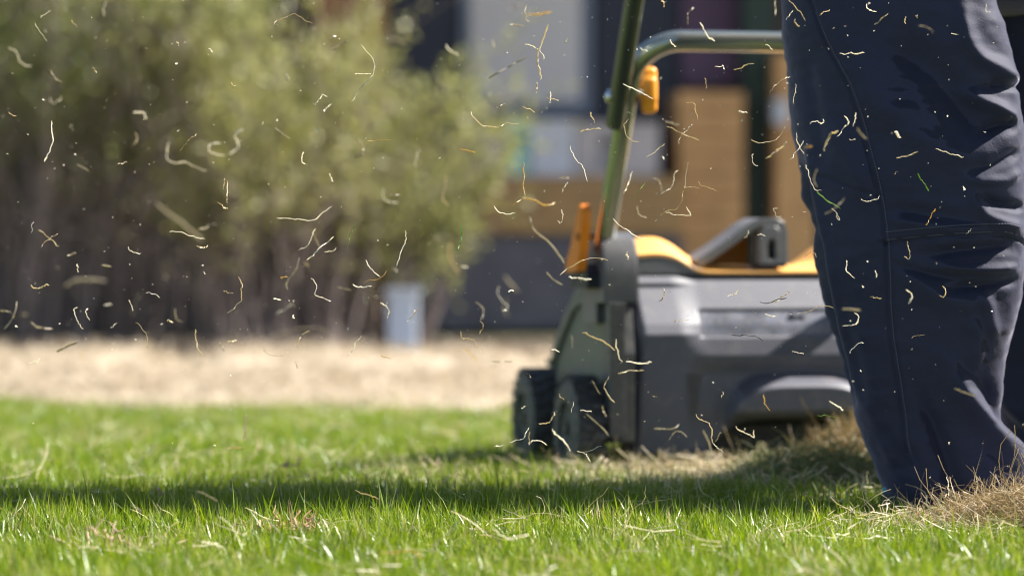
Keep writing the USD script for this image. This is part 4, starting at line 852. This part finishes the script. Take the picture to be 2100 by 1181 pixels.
# ------------------------------------------------------------------ clippings in the air, one thing each
CLIPS = '''s3 106,22 93,27 80,39
s3 71,46 72,58 77,74 83,88
m4 16,98 32,111 40,130 47,136 61,137
b9 105,146 111,161 125,169
m5 146,43 152,53
s8 190,138 190,156
s4 18,229 37,234
s6 105,249 108,277 108,309 98,331
m4 101,201 113,215 122,214 122,204
m3 220,3 222,35
m5 273,232 288,229 296,238 303,251
m6 277,273 279,285 270,293
m6 346,294 341,312 338,335 351,342 370,342 386,351 412,360
m4 401,274 383,290 370,306
m5 454,293 433,298 433,307 444,314 462,317
m6 499,266 484,277 491,301 476,315
s3 364,85 370,95
b7 421,90 431,88
s3 428,100 435,102
s3 476,169 482,174
s4 462,367 466,380
b6 158,338 167,343 182,353
m4 241,335 256,338
s5 561,51 584,34 600,27 622,39 638,50
b7 749,27 750,45 738,64 717,69
b8 712,84 699,93 680,100
b7 778,85 806,80 835,88
s4 741,93 753,105 764,127 762,142 753,154 736,172 728,185 716,195
s4 728,151 741,149 754,151
m6 917,92 930,105 949,108
b6 632,180 609,195 593,206 577,228 566,253
s4 643,214 656,201 658,193 667,195
s6 679,214 659,232
b6 564,264 577,273 593,285
b11 732,286 746,299 743,315 725,322
s4 754,290 773,289 794,293
s4 624,312 622,327 629,344
m4 864,306 859,319 856,338
s5 944,307 955,312 971,315
s6 966,230 973,249 986,262 1016,268 1032,260 1060,261
b8 897,151 899,166 915,180 912,190 893,196
b9 585,151 590,166
m5 677,356 685,375
m5 913,359 916,378 912,409 920,424
b13 323,417 341,433 364,448 393,470 418,493
s4 349,475 367,477 386,488 413,495
s5 402,503 418,507 430,502
m4 430,462 417,473
s4 464,370 463,399 463,420
s6 447,414 455,423 470,428
m5 80,472 100,488 116,502
m4 117,481 103,493 88,514
s3 264,505 273,517 288,523
s6 159,541 161,554 167,563
s5 63,584 72,592 84,592 101,586
b11 134,586 164,575 216,576
b8 138,525 154,517
s4 489,567 497,583 499,612 492,628 473,641
s4 457,597 465,602 476,608
m5 159,634 151,644 159,663 172,674
m6 179,633 175,644 179,662
m5 265,615 267,645
b6 290,602 277,621 272,650
s3 277,663 293,676 302,695 304,726
m4 240,662 229,674
m7 401,674 401,702 412,729
b10 117,721 138,710 161,702
b10 0,637 19,642
b8 34,618 24,650 6,673
b15 43,644 55,647
b9 63,660 77,671 106,674
m4 82,736 79,745 64,746
m5 166,719 171,750
s8 343,657 351,659
b9 412,744 401,760
m5 468,699 489,699
s4 29,672 39,672
b9 209,544 228,547
b9 336,562 341,573
b7 359,631 362,650 375,658
b10 450,702 458,718
m5 214,626 227,626
s2 299,599 314,602 322,610
s2 69,456 66,473
m5 571,447 597,450 638,454 661,440 679,428
m6 648,470 638,501 616,520
b7 646,480 653,502 661,509
s4 685,485 656,517 634,533
m4 690,507 679,515 667,515
b7 613,528 600,560 584,583 587,594
s6 579,571 580,565 588,566
s4g 730,462 720,486 715,523
m5 785,388 785,407 810,418
b13 799,399 819,399
s5 831,472 838,493 828,518 822,547
s5 749,533 757,554 775,570
s4 793,554 777,568 754,567 743,573
s4 638,570 648,586 646,597 664,608 679,620
s4 725,584 738,589 761,590
b8 693,588 722,592
m5 600,621 587,634 569,645
m7 748,602 753,623
m6 780,620 796,633 795,647
b7 553,694 574,684 592,682
b7 600,676 638,671 671,675
m4 634,678 613,697 606,715
b7 540,716 558,727 584,726
m4 740,689 728,711 714,732
m5 783,727 801,739
m5g 942,462 942,480 934,520
b8 925,496 921,522 931,544 942,563
b8 891,486 904,489
m6 947,544 962,545
m5 944,681 957,699 975,700 995,726
m6 952,713 976,742
s4 983,658 989,668 979,686
b6 976,620 991,637 989,655
s3 857,634 836,660
s3 603,740 614,760
s5 561,613 571,616
m6 624,539 640,544
b7 786,707 815,705 841,716
s6 603,645 602,653
m5 807,551 817,559
m4 1084,6 1076,34 1086,39
b9 1078,32 1103,32 1129,28
b8 1044,20 1076,8
b10 1044,51 1072,52
s5 1123,52 1109,86 1099,115 1107,139 1109,157
s5 1076,90 1099,99 1117,123
s4 1101,167 1097,185
b9 1002,161 1044,137 1078,119
s4 1123,201 1153,205
s4 1127,187 1131,219
s5 1191,270 1231,263
s5 1169,300 1175,320 1191,338 1201,376
s4 1290,243 1277,265 1281,287 1308,299
s6 1277,172 1310,183 1344,199
s3 1362,294 1342,310 1320,323
s5 1210,229 1212,250
s4y 1072,334 1071,366 1076,398 1066,414 1052,422
b8 1072,406 1096,410 1119,422 1139,416
m5 1163,374 1151,398
s4 1014,424 1024,438 1052,441
s3 1149,430 1153,446 1147,458 1139,452
b10 1086,441 1090,458 1094,470 1127,502 1140,522 1155,546
b9 1364,249 1394,259
m4 1366,261 1398,277 1436,294
s4 1420,255 1402,266
s4 1400,271 1386,296
s3 1408,211 1418,211 1432,247
s4 1412,334 1404,360 1398,394 1382,430 1358,438 1338,456
s4 1366,436 1394,442 1414,440 1408,422
m5 1392,350 1384,360 1382,376 1354,394
b6 1338,364 1354,374 1358,394
s3 1402,384 1438,384
s4 1432,371 1450,386 1465,392
m4 1296,356 1283,382 1271,406
s3g 1323,376 1306,413
s4 1258,447 1274,467 1293,481 1319,495 1329,493
m5 1436,46 1448,70 1464,88
m5 1374,82 1388,97
s4 1468,137 1480,139 1489,152
m5 1505,143 1525,137 1547,133
s4 1569,92 1587,97
m6 1519,229 1539,235
s5 1539,288 1557,294 1593,287 1607,269
m5 1613,290 1593,314 1569,330
s3 1543,316 1543,326 1555,336
m4 1446,161 1448,181
b7 1589,0 1589,34
s2 1595,428 1583,430 1587,440 1597,440
m4 1008,82 1015,97
m4g 1165,80 1170,90
b9 1422,16 1410,32 1410,52
s4 1020,223 1040,213
s4 1072,218 1097,228
m3 1619,157 1593,171 1581,189
m4 1312,99 1330,115
b8 1306,424 1312,442 1324,444
s6 1354,0 1360,8 1358,18
b5 1012,235 1018,259
b7 1147,364 1169,365
s4 1247,532 1219,530 1191,542 1153,569
m7 1165,566 1187,571 1213,574
b8 1121,558 1139,575 1155,583
b9 1036,566 1048,581 1066,599
s7 1042,597 1054,595
m4 1020,585 1024,609 1034,619 1028,633 1020,629
b7 1038,613 1034,633 1042,649
m7 1193,681 1217,691 1251,717
s7 1287,516 1290,538
s4 1360,591 1363,605 1358,619
m5 1386,662 1402,663
m4 1406,654 1418,651
s3d 1559,618 1581,621 1593,617 1619,607
s4d 1501,687 1525,691 1562,708
m5 1265,697 1271,721 1279,745
m7 1285,741 1314,743 1337,739
m8 1269,764 1320,760
s5 1129,719 1140,720
b6 1171,687 1175,713
m5 1249,772 1239,800 1249,820 1261,832
b6 1215,780 1231,808
s3 1145,808 1165,821
s3 1177,824 1170,847
b8 1203,848 1227,868 1249,892
m5 1137,844 1123,868 1099,870
s3 1044,906 1076,892 1088,868
s3 1086,882 1088,910
b6 1044,900 1072,916 1094,928
m5 1123,912 1109,900 1090,910
m7 1133,880 1157,902 1171,924
s4 1183,922 1199,930 1208,940
s4 1199,928 1217,920 1231,914
s4 1012,918 1034,918
s4 1426,846 1430,857 1450,860 1460,880 1460,900
b8 1442,882 1454,908 1460,928
s3 1464,910 1483,922
s3 1483,918 1476,928 1481,939
m6 1509,872 1533,884 1543,886 1542,874
b8 1342,878 1384,876 1392,868
b6 1372,902 1392,884 1412,897
m6 1567,808 1569,824 1582,840
m3 1481,884 1470,902
s3 1483,804 1485,814 1480,819
s3 1338,812 1348,815
s7d 1074,766 1082,770
m6 1191,842 1211,842
s4 1070,835 1078,837
b8 1008,741 1054,743
b6 1092,713 1096,739
m3 1493,607 1513,597
m5 1571,643 1593,649
s3 1555,481 1573,485
m6 1535,472 1527,488
b6 1235,832 1243,858
s4 1618,2 1635,17 1653,39
s3 1627,22 1614,40
m4 1630,40 1635,54 1643,60
s4 1680,33 1696,25
s4 1776,7 1782,17 1799,24
m4 1821,27 1797,51
s3 1877,34 1880,29
s5 1859,39 1861,47
b5 1884,54 1901,57 1914,67
s4 1721,110 1742,112 1771,108
s4 1951,70 1961,74
s4 1633,173 1630,191 1626,219
s4 1662,253 1674,250 1685,257 1690,246
m8 1719,268 1704,281 1687,313
s5 1732,239 1738,253 1724,274 1715,286
m4 1756,232 1752,258
b6 1759,263 1767,278 1780,287
s4 1633,274 1640,298 1648,320
s4 1646,288 1635,308 1623,325
m5 1836,324 1858,316 1883,311
m4 1921,303 1945,311 1978,319
s4 1654,338 1660,358 1675,383 1690,385
m5g 1884,357 1901,381 1914,393
m8 1836,269 1838,281
s4 1742,286 1752,284
s3 1943,239 1954,238
b6 1649,303 1665,299
b6 1675,348 1672,365 1680,385
s2 1836,360 1848,360
m4 2023,7 2021,25 2030,27
m4g 1675,395 1697,412 1719,427
s3 1705,427 1717,438 1727,450 1724,437
b6 1732,405 1714,428 1692,440
s4 1917,428 1911,445 1901,465
s4 1766,407 1784,408 1797,405 1799,395
s4 1861,495 1866,515 1864,524 1854,522
s4 1735,532 1737,549 1750,565
s4 1649,532 1660,519 1672,529
m8 1796,554 1799,566
s4 1935,587 1941,602 1939,612 1931,609
m6 1858,594 1874,607 1866,621
s4 1785,608 1809,613
s4 1634,642 1660,637 1680,628 1709,634
m5 1752,641 1763,646 1762,659 1751,666
s3 1868,692 1879,685 1892,687
s4 1771,701 1757,704 1746,720
s3 1587,621 1618,606
b11 1727,634 1767,636
s3 1983,480 1990,471
m3 1729,669 1754,664
s3 1625,722 1650,724
b13 1958,797 2000,816
s4 1941,975 1945,995 1950,1017
m5 1702,820 1729,833
s3g 1676,852 1720,855
b11 505,850 502,905
b8 467,919 500,921
m6 1010,1085 1050,1105
b9 405,1008 425,1018 446,1030
b8 270,1035 290,1050
m5 780,1130 840,1128 870,1142
m5 730,1003 780,1016'''
zones = [('shrub', 'the twiggy shrubs', 0, 640), ('loose', 'the loose shrub by the white post', 640, 935), ('house', 'the house front', 935, 1235), ('mach', '', 1235, 1600), ('leg', '', 1600, 2200)]
def zone(x, y):
    if y > 1000: return 'low over the lawn'
    if x > 1605+max(0, (y-350))*0.30:
        return 'against the thigh of the trousers' if y < 230 else 'against the knee of the trousers' if y < 490 else 'against the shin of the trousers' if y < 760 else 'against the trouser hem'
    if x > 1225:
        if y < 110: return 'above the crossbar of the handle'
        if y < 250: return 'near the orange wing knob'
        if y < 440: return 'between crossbar and collecting box'
        if y < 570: return 'before the lid and its grab handle'
        if y < 700: return 'before the smoky window of the box'
        if y < 850: return 'before the rounded rear of the box'
        return 'before the dark foot of the box'
    if x > 1120 and y > 430:
        return 'by the orange clamp lever' if y < 600 else 'before the side panel of the machine' if y < 770 else 'before the rear wheel'
    if x > 1000 and y > 770: return 'before the front wheel'
    if x > 935: return 'before the grey window blind' if y < 215 else 'before the pale boxes on the counter' if y < 365 else 'before the ochre counter' if y < 490 else 'before the grey plinth' if y < 680 else 'over the dry band near the machine'
    if y > 735: return 'over the lawn below the shrubs'
    if x > 690: return ('before the top of the loose shrub' if y < 200 else 'before the middle of the loose shrub' if y < 400 else 'above the white post' if y < 575 else 'beside the white post')
    if x > 430: return ('before the top of the leafiest shrub' if y < 250 else 'before the middle of the leafiest shrub' if y < 500 else 'before the foot of the leafiest shrub')
    if x > 200: return ('before the top of the dense shrub' if y < 250 else 'before the middle of the dense shrub' if y < 500 else 'before the foot of the dense shrub')
    return ('before the top of the leftmost shrub' if y < 250 else 'before the middle of the leftmost shrub' if y < 500 else 'before the foot of the leftmost shrub')
r = np.random.default_rng(77); items = []
for line in CLIPS.strip().splitlines():
    k, *pts = line.split()
    pts = np.array([[float(t) for t in p.split(',')] for p in pts])
    cls = k[0]; tone = k[-1] if k[-1].isalpha() else ''
    wpx = float(k[1:].rstrip('gdy'))
    x, y = pts.mean(0)
    onleg = x > 1590+max(0, (y-350))*0.30; onm = x > 1120 and y > 430 or x > 1225
    if cls == 's': d = r.uniform(3.72, 3.88) if onleg else r.uniform(3.74, 3.9)
    elif cls == 'm': d = r.uniform(3.60, 3.74) if onleg else r.choice([r.uniform(4.45, 4.6), r.uniform(3.62, 3.72)]) if not onm else r.uniform(3.6, 3.72)
    else: d = r.uniform(3.30, 3.45) if onleg else r.uniform(3.45, 3.6) if onm else r.choice([r.uniform(4.9, 5.7), r.uniform(3.4, 3.55)])
    if y > 1000:
        d = min(d, (EYE-0.035)*FPX/(y-495))
    seg = np.linalg.norm(np.diff(pts, axis=0), axis=1); ln = seg.sum()/FPX*d
    chord = np.linalg.norm(pts[-1]-pts[0])/max(seg.sum(), 1)
    turn = 0
    if len(pts) > 2:
        a = np.diff(pts, axis=0); an = np.unwrap(np.arctan2(a[:, 1], a[:, 0])); tn = np.diff(an)
        turn = 'S-bent' if (tn.max() > 0.3 and tn.min() < -0.3) else 'hooked' if np.abs(tn).sum() > 1.3 else 'curved' if np.abs(tn).sum() > 0.35 else 'straight'
    else: turn = 'straight'
    slope = pts[-1]-pts[0]; an = math.degrees(math.atan2(-slope[1], slope[0])) % 180
    ori = 'level' if an < 22 or an > 158 else 'upright' if 68 < an < 112 else 'rising' if an < 90 else 'falling'
    size = 'tiny' if ln < 0.012 else 'short' if ln < 0.024 else 'long' if ln > 0.045 else 'middling'
    c_ = 'green' if tone == 'g' else 'dark' if tone == 'd' else 'golden' if tone == 'y' else ('pale', 'straw', 'golden')[r.choice(3, p=[0.58, 0.36, 0.06])]
    items.append(dict(pts=pts, d=d, w=wpx/FPX*d*(0.54 if cls != 'b' else 0.44), zone=zone(x, y), turn=turn, ori=ori, size=size, col=c_, x=x, y=y, cls=cls))
ords = ['', 'second ', 'third ', 'fourth ', 'fifth ', 'sixth ', 'seventh ', 'eighth ']
seen = {}
for it in items: seen.setdefault((it['zone'], it['turn'], it['ori'], it['size'], it['col']), []).append(it)
for key, l in seen.items():
    l.sort(key=lambda q: q['x'])
    for n_, it in enumerate(l):
        z_, tu, o_, s_, c_ = key
        lab = f'{s_} {o_} {tu} {c_} clipping {z_}'
        if len(l) > 1: lab += f', {ords[n_]}from the left' if n_ else ', leftmost such'
        it['label'] = lab
mats = {'pale': 'chip_pale', 'straw': 'chip_straw', 'golden': 'chip_gold', 'green': 'chip_green', 'dark': 'chip_dark'}
for it in items:
    n_ = 5+3*len(it['pts'])
    s = smooth_line(it['pts'], n_)+np.cumsum(r.normal(0, 1.1, (n_, 2)), 0)*(0.4 if it['cls'] == 'b' else 1.0)
    dd = it['d']+np.cumsum(r.normal(0, 0.0035, n_)); dd += it['d']-dd.mean()
    p = np.array([P(a, b, c) for a, b, c in zip(s[:, 0], s[:, 1], dd)])
    rad = it['w']/2*np.clip(1+np.cumsum(r.normal(0, 0.12, n_)), 0.6, 1.3); rad[0] *= 0.6; rad[-1] *= 0.35
    ref = np.array([r.normal(0.45, 0.35), 0.75, r.normal(0.55, 0.3)])
    m = tube(p, rad, 6, 0.4, True, ref)
    if it['size'] == 'tiny' and it['cls'] == 's' and it['w'] > 0.004: m = tube(p, rad*1.2, 6, 0.2, True, ref)
    solo('flying_clipping', m, M[mats[it['col']] if not (it['cls'] == 'b' and it['col'] in ('pale', 'straw')) else 'chip_dull'], it['label'], 'grass clipping', 'dry clippings thrown into the air', smooth=True)
# the finest dust thrown up
V, F, n0 = [], [], 0
for k_ in range(1500):
    d = r.uniform(3.5, 5.2) if k_ % 3 else r.uniform(3.95, 4.2)
    px, py = r.uniform(-60, 2160), r.uniform(-30, 990)**1.0
    if px > 1590+max(0, py-350)*0.3: d = min(d, r.uniform(3.6, 3.82))
    if px > 1590+max(0, py-350)*0.3 and r.uniform() < 0.55: continue
    if px > 1120 and d > 4.3: d = 4.1
    if py > 700 and r.uniform() < 0.5: continue
    c = P(px, py, d); s_ = r.uniform(0.0003, 0.0010)*(2.0 if r.uniform() < 0.06 else 1)
    v = c+r.normal(0, s_, (4, 3)); V.append(v); F.append(np.array([[0, 1, 2], [0, 2, 3], [0, 3, 1], [1, 3, 2]])+n0); n0 += 4
solo('airborne_dust', (np.vstack(V), np.vstack(F)), M['chip_pale'], 'fine specks of dry plant dust hanging in the air', 'dust', kind='stuff')
